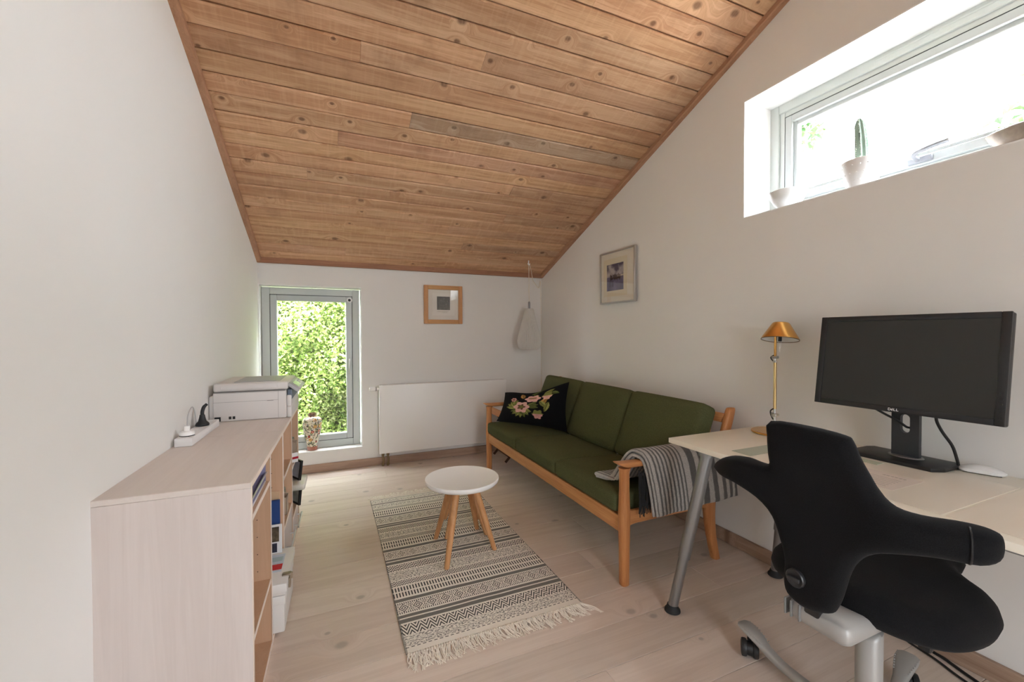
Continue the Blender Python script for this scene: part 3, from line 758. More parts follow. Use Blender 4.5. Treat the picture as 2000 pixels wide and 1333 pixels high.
# ---------------------------------------------------------------- vase on the sill
vx, vy, vz = -0.158, YB + .068, bz0 + .0045
def vase():
    bm = B(); pf = [(.036, 0), (.041, .003), (.042, .030), (.040, .034), (.043, .05), (.058, .10), (.072, .17), (.080, .225), (.080, .252), (.072, .276), (.052, .292), (.036, .298), (.034, .304), (.036, .322), (.034, .325), (.029, .322), (.028, .300), (.03, .28)]
    pf = [(p.x, p.y) for p in smooth_path([(a, b, 0) for a, b in pf], 3)]
    lathe(bm, [(a, b + vz) for a, b in pf], 40, (vx, vy)); return bm
mv = MB('painted_porcelain').set(0.18, spec=0.6, coat=0.3); v = mv.coord(); x, y, z = mv.sep(v)
vo = mv.voro(v, 27); dd = N(mv.t, vo.outputs['Distance']); cs = mv.node('ShaderNodeSeparateColor'); mv.t.links.new(vo.outputs['Color'], cs.inputs[0]); hv = N(mv.t, cs.outputs[0]); hs = N(mv.t, cs.outputs[1])
n1 = mv.noise(v, 60, 3); n2 = mv.noise(v, 28, 2); n3 = mv.noise(v, 90, 2)
c = mv.mix(n2.smooth(.52, .58), srgb(226, 214, 190), srgb(160, 160, 120))
c = mv.mix(n1.smooth(.56, .60), c, srgb(70, 84, 84))
c = mv.mix(dd.lt(.34) * hv.lt(.55), c, srgb(176, 62, 44)); c = mv.mix(dd.lt(.20) * hv.lt(.55) * hs.gt(.3), c, srgb(220, 150, 110)); c = mv.mix(dd.lt(.42) * hv.between(.55, .78), c, srgb(206, 156, 84)); c = mv.mix(dd.lt(.12), c, srgb(236, 226, 200))
c = mv.mix(n3.smooth(.60, .63), c, srgb(80, 40, 34))
foot = z.lt(.034); c = mv.mix(foot, c, srgb(172, 108, 88)); neck = z.gt(.300); c = mv.mix(neck, c, srgb(132, 104, 88))
band = (z - .283).abs().lt(.012); c = mv.mix(band * n1.lt(.55), c, srgb(226, 206, 190))
mv.color(c)
top('vase', vase(), mv.m, 'porcelain vase with red and gold flowers on the low window sill', 'vase', (vx, vy, vz))

# ---------------------------------------------------------------- small tray table in the corner
tt = thing('tray_table', 'small folding wooden tray table with a white top behind the sofa', 'table', (1.72, 3.76, 0))
bm = B(); prism(bm, [(1.44, 3.56), (1.92, 3.56), (1.92, 3.908), (1.44, 3.908)], .476, .486, .002); obj('table_top', bm, plain('white_marble_laminate', (0.74, 0.73, 0.71), 0.35, var=0.06), tt)
for a, b, c, d in ((1.43, 1.93, 3.548, 3.562), (1.43, 1.93, 3.906, 3.920), (1.426, 1.44, 3.548, 3.920), (1.92, 1.934, 3.548, 3.920)):
    bm = B(); box(bm, (a, c, .428), (b, d, .492), 0.002, 1); obj('apron', bm, M_TEAK if b - a > .1 else M_TEAKY, tt)
M_DWOOD = wood('dark_walnut', srgb(96, 62, 40), srgb(70, 42, 26), srgb(50, 30, 20), 'Z', 1.5, 0.5, 0.0)
for xa, xb, yy in ((1.48, 1.88, 3.590), (1.88, 1.48, 3.606), (1.48, 1.88, 3.890), (1.88, 1.48, 3.874)):
    bm = B(); d = Vector((xb - xa, 0, .44)).normalized(); nrm = Vector((d.z, 0, -d.x))
    loft(bm, [((xa, yy, 0.006), nrm * .012, Vector((0, .007, 0))), ((xb, yy, 0.43), nrm * .012, Vector((0, .007, 0)))], 8, 4); obj('leg', bm, M_DWOOD, tt)
for xx in (1.52, 1.84):
    bm = B(); tube(bm, [(xx, 3.60, .05), (xx, 3.88, .05)], .007, 8); obj('stretcher', bm, M_DWOOD, tt)

# ---------------------------------------------------------------- bookcases (slightly askew, along the left wall)
RZ = -0.021
MC = Matrix.Translation((-0.226, 1.473, 0)) @ Matrix.Rotation(RZ, 4, 'Z')   # local: y along the wall, -x to the wall
UL, UD, UH, UT = 0.745, 0.375, 0.752, 0.017
def cb(bm, lo, hi, bev=0.0, seg=1): return box(bm, lo, hi, bev, seg, MC)
def bookcase(y0, label, shelves_a, shelves_b):
    t = thing('bookcase', label, 'bookcase', MC @ Vector((-UD / 2, y0 + UL / 2, 0)), RZ, 'pair of low bookcases under the left wall')
    e = 0.0006
    bm = B(); cb(bm, (-UD, y0 + e, UH - UT), (0, y0 + UL - e, UH), 0.0015); obj('top_panel', bm, M_BIRCH, t)
    bm = B(); cb(bm, (-UD, y0 + e, 0), (0, y0 + UT, UH - UT), 0.001); obj('side_panel', bm, M_BIRCHV if y0 == 0 else M_BIRCHIN, t)
    bm = B(); cb(bm, (-UD, y0 + UL - UT, 0), (0, y0 + UL - e, UH - UT), 0.001); obj('side_panel', bm, M_BIRCHIN, t)
    bm = B(); cb(bm, (-UD, y0 + UT, 0.0), (0, y0 + UL - UT, 0.020), 0.001); obj('bottom_panel', bm, M_BIRCHIN, t)
    bm = B(); cb(bm, (-UD + .004, y0 + UT, .02), (-UD + .010, y0 + UL - UT, UH - UT)); obj('back_panel', bm, M_BIRCHIN, t, smooth=False)
    ym = y0 + UL / 2
    bm = B(); cb(bm, (-UD + .01, ym - UT / 2, .02), (-.001, ym + UT / 2, UH - UT), 0.001); obj('divider', bm, M_BIRCHIN, t)
    # pale edging on the front
    bm = B(); g = .0012
    cb(bm, (0, y0 + e, UH - UT), (g, y0 + UL - e, UH)); cb(bm, (0, y0 + e, 0), (g, y0 + UT, UH - UT)); cb(bm, (0, y0 + UL - UT, 0), (g, y0 + UL - e, UH - UT)); cb(bm, (0, ym - UT / 2, .02), (g, ym + UT / 2, UH - UT)); cb(bm, (0, y0 + UT, 0), (g, y0 + UL - UT, .02))
    obj('edging', bm, M_EDGE, t, smooth=False)
    for a, b, zs in ((y0 + UT, ym - UT / 2, shelves_a), (ym + UT / 2, y0 + UL - UT, shelves_b)):
        for z in zs:
            bm = B(); cb(bm, (-UD + .012, a + .0005, z - UT), (-.003, b - .0005, z), 0.001); s = obj('shelf', bm, M_BIRCHIN, t)
            bm = B(); cb(bm, (-.003, a + .0005, z - UT), (-.0015, b - .0005, z)); obj('edging', bm, M_EDGE, s, smooth=False)
    # rows of shelf peg holes
    bm = B()
    for yy in (ym - UT / 2 - .0006, y0 + UL - UT - .0006):
        for xx in (-.045,):
            for i in range(9): 
                M2 = MC @ Matrix.Translation((xx, yy, .10 + i * .066)) @ Matrix.Rotation(PI / 2, 4, 'X'); lathe(bm, [(.0019, -.0005), (.0019, .0005)], 8, M=M2)
    obj('peg_holes', bm, plain('dark_hole', (0.08, 0.05, 0.03), 0.9), t, smooth=False, kind='stuff')
    return t
bookcase(0.0, 'low whitewashed bookcase nearest the viewer, with the bare end panel', [.262, .641], [])
uc = bookcase(UL, 'low whitewashed bookcase by the window, carrying the printer', [.279, .520], [.172, .461])
cA, cB, cC, cD = 0.017, .382, UL + .017, UL + .382
# fronts with bar handles in the far bookcase
def drawer_front(y0, y1, z0, z1, zh):
    bm = B(); cb(bm, (-.016, y0 + .002, z0), (-.002, y1 - .002, z1), .001); d = obj('drawer', bm, plain('lilac_grey_front', srgb(196, 186, 184), 0.45), uc)
    bm = B(); ymid = (y0 + y1) / 2
    tube(bm, [MC @ Vector((.022, ymid - .11, zh)), MC @ Vector((.022, ymid + .11, zh))], .005, 8)
    for q in (-.08, .08): tube(bm, [MC @ Vector((-.003, ymid + q, zh)), MC @ Vector((.022, ymid + q, zh))], .004, 8)
    obj('handle', bm, M_CHROME, d)
drawer_front(cC, cC + .346, .024, .258, .150)
drawer_front(cD, cD + .346, .024, .152, .105)
# contents
def cthing(name, bm, mat, label, cat, group=None, **k):
    return top(name, bm, mat, label, cat, None, group, **k)
t = thing('document_tray', 'clear violet letter tray on the top shelf nearest the viewer', 'tray', MC @ Vector((-.17, .2, .642)), RZ)
M_VIOLET = plain('violet_acrylic', srgb(150, 146, 176), 0.25)
bm = B(); cb(bm, (-.35, .030, .642), (-.012, .350, .648), .002); obj('tray_floor', bm, plain('pale_tray', srgb(214, 212, 216), 0.3), t)
for a, b in (((-.35, .344, .648), (-.012, .350, .728)), ((-.35, .030, .648), (-.012, .036, .728)), ((-.35, .030, .648), (-.345, .350, .728))):
    bm = B(); cb(bm, a, b, .001); obj('tray_wall', bm, M_VIOLET, t)
bm = B(); tube(bm, [MC @ Vector((-.010, .03, .678)), MC @ Vector((-.010, .352, .678))], .0035, 8); obj('rail', bm, M_CHROME, t)
bm = B(); cb(bm, (-.33, .04, .650), (-.014, .338, .674), .001); top('paper_stack', bm, plain('violet_paper', srgb(120, 116, 150), 0.7), 'stack of violet paper lying in the clear tray', 'paper')
def binder(y0, x1, z0, mat, label):
    t = thing('lever_arch_file', label, 'binder', MC @ Vector((-.15, y0 + .03, z0)), RZ)
    bm = B(); cb(bm, (x1 - .005, y0, z0), (x1, y0 + .066, z0 + .318), .002); sp = obj('spine', bm, mat, t)
    for yy in (y0, y0 + .062):
        bm = B(); cb(bm, (x1 - .285, yy, z0), (x1 - .005, yy + .004, z0 + .318), .001); obj('cover', bm, mat, t)
    bm = B(); cb(bm, (x1 - .27, y0 + .01, z0 + .01), (x1 - .02, y0 + .045, z0 + .30)); obj('pages', bm, plain('binder_paper', (0.75, 0.74, 0.72), 0.8), t, smooth=False)
    Mh = MC @ Matrix.Translation((x1 + .0005, y0 + .033, z0 + .075)) @ Matrix.Rotation(PI / 2, 4, 'Y'); bm = B(); lathe(bm, [(.010, -.001), (.0145, -.001), (.0155, .001), (.0125, .002), (.010, .001)], 18, M=Mh, cap=False); obj('finger_ring', bm, M_CHROME, t)
    bm = B(); lathe(bm, [(.0100, -.001), (.0100, .0008)], 14, M=Mh); obj('finger_hole', bm, M_BLACKP, t)
    bm = B(); cb(bm, (x1, y0 + .006, z0 + .16), (x1 + .0006, y0 + .060, z0 + .30)); obj('label', bm, plain('label_white', (0.8, 0.8, 0.78), 0.7), t, smooth=False)
M_BIND = plain('grey_black_board', srgb(62, 58, 56), 0.6)
binder(.0185, -.012, .2625, M_BIND, 'dark grey lever arch file with steel finger ring, nearest the end panel')
# column B: white boxes, papers, blue folder
def filebox(y0, y1, x0, x1, z0, z1, label, latch=True):
    t = thing('archive_box', label, 'box', MC @ Vector(((x0 + x1) / 2, (y0 + y1) / 2, z0)), RZ)
    bm = B(); cb(bm, (x0, y0, z0), (x1, y1, z1), .006, 2); obj('body', bm, plain('white_box_card', (0.74, 0.73, 0.71), 0.5), t)
    bm = B(); cb(bm, (x0 - .003, y0 - .002, z1 - .03), (x1 + .003, y1 + .002, z1 + .004), .003, 2); obj('lid', bm, plain('white_box_lid', (0.78, 0.77, 0.75), 0.5), t)
    if latch:
        bm = B(); ym = y0 + .05; cb(bm, (x1 + .002, ym, z1 - .045), (x1 + .010, ym + .035, z1 - .006), .002); cb(bm, (x1 - .02, ym + .005, z1 + .003), (x1 + .012, ym + .03, z1 + .010), .002); cb(bm, (x1 + .008, ym + .008, z1 - .012), (x1 + .018, ym + .014, z1 + .014), .001); obj('latch', bm, plain('nickel_latch', (0.42, 0.36, 0.28), 0.35, 0.9), t)
    return t
filebox(.398, .704, -.32, .040, .0205, .163, 'lower white storage box sticking out of the bookcase, below the latched one', False)
filebox(.396, .706, -.32, .046, .1685, .212, 'flat white storage box with a metal latch sticking out of the bookcase')
def sheet_thing(name, y0, y1, x0, x1, z, label, mat, th=.003, cat='paper', parts=()):
    bm = B(); cb(bm, (x0, y0, z), (x1, y1, z + th), .0006); o = top(name, bm, mat, label, cat)
    for nm, a, b, c, d, mm in parts:
        bm = B(); cb(bm, (a, c, z + th), (b, d, z + th + .0004)); obj(nm, bm, mm, o, smooth=False)
    return o
M_PAPER = plain('white_paper', (0.78, 0.785, 0.79), 0.7); M_PAPERB = plain('bluish_paper', srgb(205, 216, 228), 0.6)
sheet_thing('leaflet', .495, .645, -.19, .018, .2170, 'pale blue leaflet with a red block lying on the latched white box', M_PAPERB, parts=(('red_block', -.05, .017, .508, .555, plain('signal_red', srgb(205, 36, 44), 0.5)), ('text_block', -.1, .012, .58, .62, plain('pale_teal', srgb(176, 200, 206), .6))))
def slab(name, x0, x1, y0, th, z0, z1, lean, label, mat, cat, prints=()):
    Ml = MC @ Matrix.Translation((0, y0, z0)) @ Matrix.Rotation(lean, 4, 'X'); bm = B(); box(bm, (x0, -th, 0), (x1, 0, z1 - z0), .001, 1, Ml); o = top(name, bm, mat, label, cat)
    for a, b, c, d, mm in prints:
        bm = B(); box(bm, (a, -th - .0004, c), (b, -th, d), 0, 1, Ml); obj('cover_photo', bm, mm, o, smooth=False)
    return o
slab('magazine', -.21, .002, .668, .006, .2172, .345, -.06, 'white magazine with dark photographs standing on the latched box', M_PAPER, 'magazine', ((-.12, -.010, .052, .118, plain('dark_photo', srgb(84, 72, 54), .4, var=.6, vscale=40)), (-.12, -.018, .006, .046, plain('night_photo', srgb(34, 34, 50), .4, var=.5, vscale=40))))
slab('folder', -.30, -.009, .702, .014, .2172, .446, -.02, 'upright blue folder standing behind the magazine', plain('royal_blue_card', srgb(22, 62, 124), 0.5), 'folder')
slab('folder', -.30, -.013, .722, .006, .2172, .478, -.01, 'buff brown folder standing behind the blue one', plain('buff_folder', srgb(206, 174, 140), 0.6), 'folder')
# green magazine files with cut away sides
def magfile(y0, z0, x1, h, label, mat, wd=.075):
    t = thing('magazine_file', label, 'magazine file', MC @ Vector((x1 - .12, y0 + wd / 2, z0)), RZ, 'grey green magazine files')
    dpt = .25
    for yy in (y0, y0 + wd - .003):
        bm = B(); Mm = MC @ Matrix.Translation((0, yy, z0)) @ Matrix.Rotation(PI / 2, 4, 'X') @ Matrix.Scale(-1, 4, Vector((0, 0, 1)))
        prism(bm, [(x1 - dpt, 0), (x1, 0), (x1, h * .42), (x1 - .05, h * .50), (x1 - .11, h), (x1 - dpt, h)], 0, .003, M=Mm); obj('side', bm, mat, t, smooth=False)
    bm = B(); cb(bm, (x1 - .003, y0, z0), (x1, y0 + wd, z0 + h * .42)); obj('front', bm, mat, t, smooth=False)
    bm = B(); cb(bm, (x1 - dpt, y0, z0), (x1 - dpt + .003, y0 + wd, z0 + h)); cb(bm, (x1 - dpt, y0, z0), (x1, y0 + wd, z0 + .003)); obj('back', bm, mat, t, smooth=False)
M_SAGE = plain('sage_card', srgb(148, 152, 132), 0.6); M_TAUPE = plain('taupe_card', srgb(182, 164, 144), 0.6)
magfile(cC + .262, .2795, -.03, .22, 'sage green magazine file at the back of the middle shelf', M_SAGE)
magfile(cC + .180, .2795, -.008, .205, 'taupe magazine file in front of the sage one', M_TAUPE)
magfile(cD + .266, .4615, -.02, .235, 'sage green magazine file on the far top shelf', M_SAGE)
magfile(cD + .184, .4615, .004, .23, 'taupe magazine file on the far top shelf', M_TAUPE)
# far right column: red ribboned card, framed photos, clear tub
Mq = MC @ Matrix.Translation((-.02, cD + .10, .463)) @ Matrix.Rotation(0.5, 4, 'Z')
bm = B(); box(bm, (-.10, 0, 0), (.045, .004, .055), .001, 1, Mq); o = top('greeting_card', bm, M_PAPER, 'white card with a red ribbon lying at the far shelf edge', 'card')
bm = B(); box(bm, (-.02, -.003, 0), (.0, -.0005, .055), 0, 1, Mq); box(bm, (-.10, -.003, .02), (.045, -.0005, .032), 0, 1, Mq); obj('ribbon', bm, plain('crimson_ribbon', srgb(170, 24, 50), .5), o, smooth=False)
def photo_frame(y0, z0, w_, h_, x0, lean, label, inner):
    t = thing('photo_frame', label, 'picture frame', MC @ Vector((x0, y0, z0)), RZ)
    Mf = MC @ Matrix.Translation((x0, y0, z0)) @ Matrix.Rotation(-1.05, 4, 'Z') @ Matrix.Rotation(lean, 4, 'X')
    for a, b, c, d in ((0, .01, 0, h_), (w_ - .01, w_, 0, h_), (.01, w_ - .01, 0, .01), (.01, w_ - .01, h_ - .01, h_)):
        bm = B(); box(bm, (a, 0, c), (b, .014, d), .001, 1, Mf); obj('frame_bar', bm, M_BLACKP, t)
    bm = B(); box(bm, (.008, .005, .008), (w_ - .008, .010, h_ - .008), 0, 1, Mf); obj('photo', bm, inner, t, smooth=False)
photo_frame(cD + .300, .335, .145, .115, -.055, -.12, 'black photo frame with pale print on the far shelf, upper of two', plain('pale_blue_print', srgb(206, 214, 226), .35, var=.12, vscale=20))
photo_frame(cD + .290, .180, .115, .105, -.045, -.10, 'black photo frame with grey print on the far shelf, lower of two', plain('grey_print', srgb(150, 158, 150), .35, var=.25, vscale=30))
tb = thing('plastic_tub', 'clear plastic tub with yellow contents under the upper photo frame', 'tub', MC @ Vector((-.03, cD + .20, .29)), RZ)
mt = MB('frosted_plastic').set(0.3, spec=.5); mt.color((0.80, 0.82, 0.81)); mt.b.inputs['Alpha'].default_value = 0.55; M_TUB = mt.m
bm = B(); cb(bm, (-.20, cD + .10, .2975), (.055, cD + .30, .333), .012, 3); obj('body', bm, M_TUB, tb)
bm = B(); cb(bm, (-.17, cD + .13, .300), (-.0, cD + .26, .328), .004, 2); obj('yellow_block', bm, plain('yellow_pack', srgb(196, 160, 30), .5), tb)
bm = B(); cb(bm, (-.25, cD + .08, .1735), (-.07, cD + .33, .2965), .003, 2); top('storage_box', bm, plain('pale_card_box', srgb(206, 200, 194), .6), 'pale low box on the far shelf under the clear tub', 'box')

# ---------------------------------------------------------------- power strip on the bookcase
zt = UH + .0006
ps = thing('power_strip', 'white power strip with plugs lying along the back of the bookcase', 'power strip', MC @ Vector((-.34, .77, zt)), RZ)
bm = B(); cb(bm, (-.362, .575, zt), (-.302, .985, zt + .034), .004, 2); obj('strip_body', bm, M_WHITEP, ps)
for i, yy in enumerate((.64, .735, .83, .92)):
    bm = B(); lathe(bm, [(.019, zt + .0335), (.021, zt + .0350), (.017, zt + .0350), (.016, zt + .0338)], 20, M=MC @ Matrix.Translation((-.332, yy, 0))); obj('socket', bm, M_WHITEP, ps)
bm = B(); lathe(bm, [(.026, zt + .0352), (.026, zt + .038)], 24, M=MC @ Matrix.Translation((-.332, .625, 0))); obj('adapter_shadow_gap', bm, M_BLACKP, ps)
wp = thing('plug_adapter', 'round white plug adapter with a thin grey cable in the power strip', 'plug', MC @ Vector((-.332, .625, zt + .038)), RZ)
bm = B(); lathe(bm, [(.026, zt + .0382), (.027, zt + .044), (.024, zt + .052), (.020, zt + .055), (.0105, zt + .056), (.010, zt + .074), (.006, zt + .076)], 24, M=MC @ Matrix.Translation((-.332, .625, 0))); obj('adapter_body', bm, M_WHITE, wp)
bm = B(); tube(bm, [MC @ Vector(q) for q in smooth_path([(-.332, .625, zt + .072), (-.338, .66, zt + .115), (-.345, .74, zt + .135), (-.352, .80, zt + .10), (-.358, .84, zt + .03), (-.366, .86, zt + .004)], 5)], .0022, 8); obj('cable', bm, plain('grey_cable', (0.5, 0.5, 0.5), .5), wp)
bp = thing('black_plug', 'black mains plug standing in the power strip', 'plug', MC @ Vector((-.332, .83, zt + .035)), RZ)
bm = B(); lathe(bm, [(.026, zt + .0352), (.027, zt + .040), (.025, zt + .046), (.016, zt + .056), (.012, zt + .072), (.010, zt + .084), (.005, zt + .086)], 20, M=MC @ Matrix.Translation((-.332, .83, 0))); obj('plug_body', bm, M_BLACKP, bp)
bm = B(); tube(bm, [MC @ Vector(q) for q in smooth_path([(-.332, .83, zt + .082), (-.332, .833, zt + .10), (-.328, .842, zt + .118), (-.320, .852, zt + .128)], 5)], [.0075] * 12 + [.0065] * 4, 10); obj('strain_relief', bm, M_BLACKP, bp)
bm = B(); tube(bm, [MC @ Vector(q) for q in smooth_path([(-.336, .985, zt + .016), (-.336, 1.02, zt + .010), (-.345, 1.045, zt + .006), (-.356, 1.060, zt + .004), (-.368, 1.066, zt + .004)], 5)], .004, 8); obj('strip_cable', bm, M_CABLE, ps)

# ---------------------------------------------------------------- printer
pr_ = thing('printer', 'pale grey multifunction laser printer on the far bookcase', 'printer', MC @ Vector((-.18, 1.285, zt)), RZ)
y0, y1 = 1.082, 1.490; M_PR = plain('printer_shell', srgb(214, 210, 208), 0.45); M_PRD = plain('printer_grey', srgb(170, 172, 176), 0.4)
bm = B(); cb(bm, (-.352, y0, zt), (-.020, y1, zt + .150), .008, 3); obj('body', bm, M_PR, pr_)
bm = B(); cb(bm, (-.372, y0 + .012, zt), (-.350, y1 - .012, zt + .132), .008, 3); obj('rear_cover', bm, M_PR, pr_)
bm = B(); cb(bm, (-.351, y0 + .001, zt + .153), (-.012, y1 - .001, zt + .196), .010, 3); lid = obj('scanner_lid', bm, M_PR, pr_)
bm = B(); cb(bm, (-.27, y0 + .05, zt + .1955), (-.055, y1 - .05, zt + .1985), .002, 1); obj('lid_recess', bm, M_PRD, lid)
bm = B(); cb(bm, (-.318, y0 - .0015, zt + .166), (-.062, y0 + .004, zt + .188), .001, 1); obj('scanner_side_panel', bm, M_PR, pr_)
bm = B(); cb(bm, (-.350, y0 - .0012, zt + .1495), (-.022, y0 + .003, zt + .1535)); obj('seam', bm, plain('seam_grey', srgb(120, 116, 114), .6), pr_, smooth=False)
bm = B(); cb(bm, (-.350, y0 - .0005, zt + .0995), (-.058, y0 + .003, zt + .1010)); cb(bm, (-.0585, y0 - .0005, zt + .004), (-.0570, y0 + .003, zt + .148)); cb(bm, (-.11, y0 - .001, zt + .097), (-.08, y0 + .003, zt + .1005)); obj('seam', bm, plain('seam_pale', srgb(150, 146, 144), .6), pr_, smooth=False)
bm = B(); cb(bm, (-.020, y0 + .012, zt + .060), (.004, y1 - .012, zt + .120), .006, 2); cb(bm, (-.020, y0 + .004, zt), (.006, y1 - .004, zt + .062), .008, 3); obj('front_cover', bm, M_PR, pr_)
bm = B(); cb(bm, (-.016, y0 + .02, zt + .095), (.0055, y1 - .02, zt + .150), .002, 1); obj('paper_slot', bm, plain('slot_blue_grey', srgb(96, 108, 124), .5), pr_)
bm = B(); Mp = MC @ Matrix.Translation((-.010, (y0 + y1) / 2, zt + .182)) @ Matrix.Rotation(math.radians(38), 4, 'Y'); box(bm, (-.002, -.185, -.012), (.066, .185, .006), .004, 2, Mp); cp = obj('control_panel', bm, M_PRD, pr_)
bm = B(); box(bm, (.012, -.12, .0058), (.052, .03, .0072), .001, 1, Mp); obj('display', bm, plain('display_dark', srgb(60, 66, 66), .2), cp)
for i in range(3):
    for j in range(4):
        bm = B(); box(bm, (.012 + i * .014, .05 + j * .02, .0058), (.021 + i * .014, .064 + j * .02, .0085), .001, 1, Mp); obj('button', bm, M_WHITEP, cp)
bm = B(); cb(bm, (-.345, y0 - .004, zt + .004), (-.318, y0 + .004, zt + .026), .001); obj('power_inlet', bm, M_BLACKP, pr_)
for xx in (-.283, -.266):
    bm = B(); cb(bm, (xx, y0 - .002, zt + .012), (xx + .011, y0 + .004, zt + .026)); s = obj('network_port', bm, M_BLACKP, pr_, smooth=False)
bm = B(); tube(bm, [MC @ Vector(q) for q in smooth_path([(-.33, y0 - .004, zt + .012), (-.335, y0 - .03, zt + .008), (-.358, y0 - .04, zt + .005), (-.376, y0 - .03, zt + .004)], 4)], .0042, 8); obj('mains_cable', bm, M_CABLE, pr_)

# ---------------------------------------------------------------- rug
rug = thing('rug', 'cream flat woven rug with dark geometric bands and tassels', 'rug', (.63, 2.4, 0))
RX0, RX1, RY0, RY1 = .250, 1.012, 1.577, 3.160
def rug_mat():
    m = MB('woven_rug').set(0.95, spec=0.1, sheen=0.05)
    tc = m.node('ShaderNodeTexCoord'); X, Y, Z = m.sep(tc.outputs['Object'])
    x = X + (.63 - RX0); d = Y + (2.4 - 1.6)
    nz = m.noise(tc.outputs['Object'], 700, 2); wob = m.noise(tc.outputs['Object'], 6, 2)
    d = d + (wob - 0.5) * 0.006
    ink = None
    def add(e):
        nonlocal ink
        ink = e if ink is None else ink.max(e)
    def tri(p): return ((x / p).fract() - 0.5).abs() * 2.0
    def stripe(a, b): add(d.between(a, b) * 0.85)
    def zig(a, b, p=.040):
        h = b - a; t = tri(p); q = (d - a) / h
        add(d.between(a, b) * ((q - t * 0.62) * 2.6).fract().lt(.46))          # nested chevrons
    def dashes(a, b, p=.0135):
        h = (b - a) / 2
        for k in (0, 1):
            add(d.between(a + k * h + h * .12, a + k * h + h * .88) * (x / p).fract().lt(.46))
    def mottled(a, b, s=1.0):
        n = m.node('ShaderNodeMapping'); n.inputs['Scale'].default_value = (110 * s, 230 * s, 1); m.t.links.new(tc.outputs['Object'], n.inputs[0])
        q = m.noise(n.outputs[0], 1.0, 1); add(d.between(a, b) * q.gt(.52) * 0.75)
    def diamonds(a, b, p=.062):
        mid = (a + b) / 2; h = (b - a) / 2; t = ((x / p).fract() - 0.5).abs() * 2.0; v = (d - mid).abs() / h
        s = t + v
        inb = d.between(a, b)
        add(inb * v.lt(.62) * s.gt(.95) * (x / .0075).fract().lt(.55) * (v * 3.0 + t * 2.0).fract().lt(.7))
        add(inb * s.between(.55, .72)); add(inb * s.between(.2, .36)); add(inb * v.between(.68, .98) * (x / .009).fract().lt(.45))
    add(d.between(.006, .010) * (x / .022).fract().lt(.6))
    mottled(.014, .045); mottled(.048, .074, .8); zig(.078, .142, .040)
    stripe(.152, .176); stripe(.184, .203); diamonds(.212, .292); stripe(.298, .320); dashes(.328, .416); zig(.422, .466, .036); mottled(.474, .550, .9); zig(.556, .612, .036)
    stripe(.625, .650); stripe(.660, .679); diamonds(.688, .757); stripe(.765, .790); dashes(.803, .881); zig(.888, .928, .036); mottled(.940, 1.0, .9); zig(1.010, 1.064, .036)
    stripe(1.078, 1.098); stripe(1.106, 1.124); diamonds(1.138, 1.224); stripe(1.232, 1.250); dashes(1.260, 1.340); zig(1.348, 1.385, .036); mottled(1.395, 1.45, .9); stripe(1.458, 1.474); mottled(1.480, 1.53); stripe(1.538, 1.546)
    ink = (ink * (nz * 0.4 + 0.78)).clamp()
    selv = x.lt(.004).max(x.gt(RX1 - RX0 - .004))
    c = m.mix(nz * 0.5, srgb(242, 236, 226), srgb(228, 220, 208)); c = m.mix(ink.max(selv * .6), c, srgb(70, 69, 66)); m.color(c); m.bump(nz, 0.4, 0.001); return m.m
bm = B()
def rf(u, v):
    x = RX0 + (RX1 - RX0) * u; y = RY0 + (RY1 - RY0) * v
    return Vector((x + .006 * math.sin(y * 3.1) * (0.5 - u), y + .012 * (u - .5) * (1 if v > .5 else -.5), .0062 + .0012 * mnoise.noise(Vector((x * 6, y * 6, 0)))))
g = sheet(bm, rf, 40, 80)
ext = bmesh.ops.extrude_face_region(bm, geom=list(bm.faces)); 
for v in [e for e in ext['geom'] if isinstance(e, bmesh.types.BMVert)]: v.co.z = 0.0008
bmesh.ops.recalc_face_normals(bm, faces=bm.faces)
obj('rug_body', bm, rug_mat(), rug)
def tassels(yb, sgn, n, seed, name):
    r = random.Random(seed); bm = B()
    for i in range(n):
        x0 = RX0 + (RX1 - RX0) * (i + .5) / n; L = r.uniform(.055, .095); sw = r.uniform(-.018, .022) + (.03 if i > n - 4 else 0)
        y0 = yb
        lump = (i % 5 == 0)
        for k in range(4):
            a = r.uniform(-.006, .006); curl = r.uniform(-.014, .014)
            pts = smooth_path([(x0 + a * .3, y0, .006), (x0 + a * .6, y0 + sgn * .012, .008), (x0 + a + sw * .5 + curl, y0 + sgn * L * .55, .0045), (x0 + a * 1.6 + sw - curl * .6, y0 + sgn * L, .0030)], 3)
            tube(bm, pts, [.0018] * 6 + [.0015] * (len(pts) - 6), 4)
        tube(bm, [(x0, y0 + sgn * .003, .0065), (x0, y0 + sgn * .012, .0075)], .0042, 6)
    obj(name, bm, plain('cotton_tassel', srgb(238, 230, 218), 0.9), rug, kind='stuff')
tassels(RY0 - .001, -1, 78, 3, 'tassels'); tassels(RY1 + .001, 1, 78, 4, 'tassels')

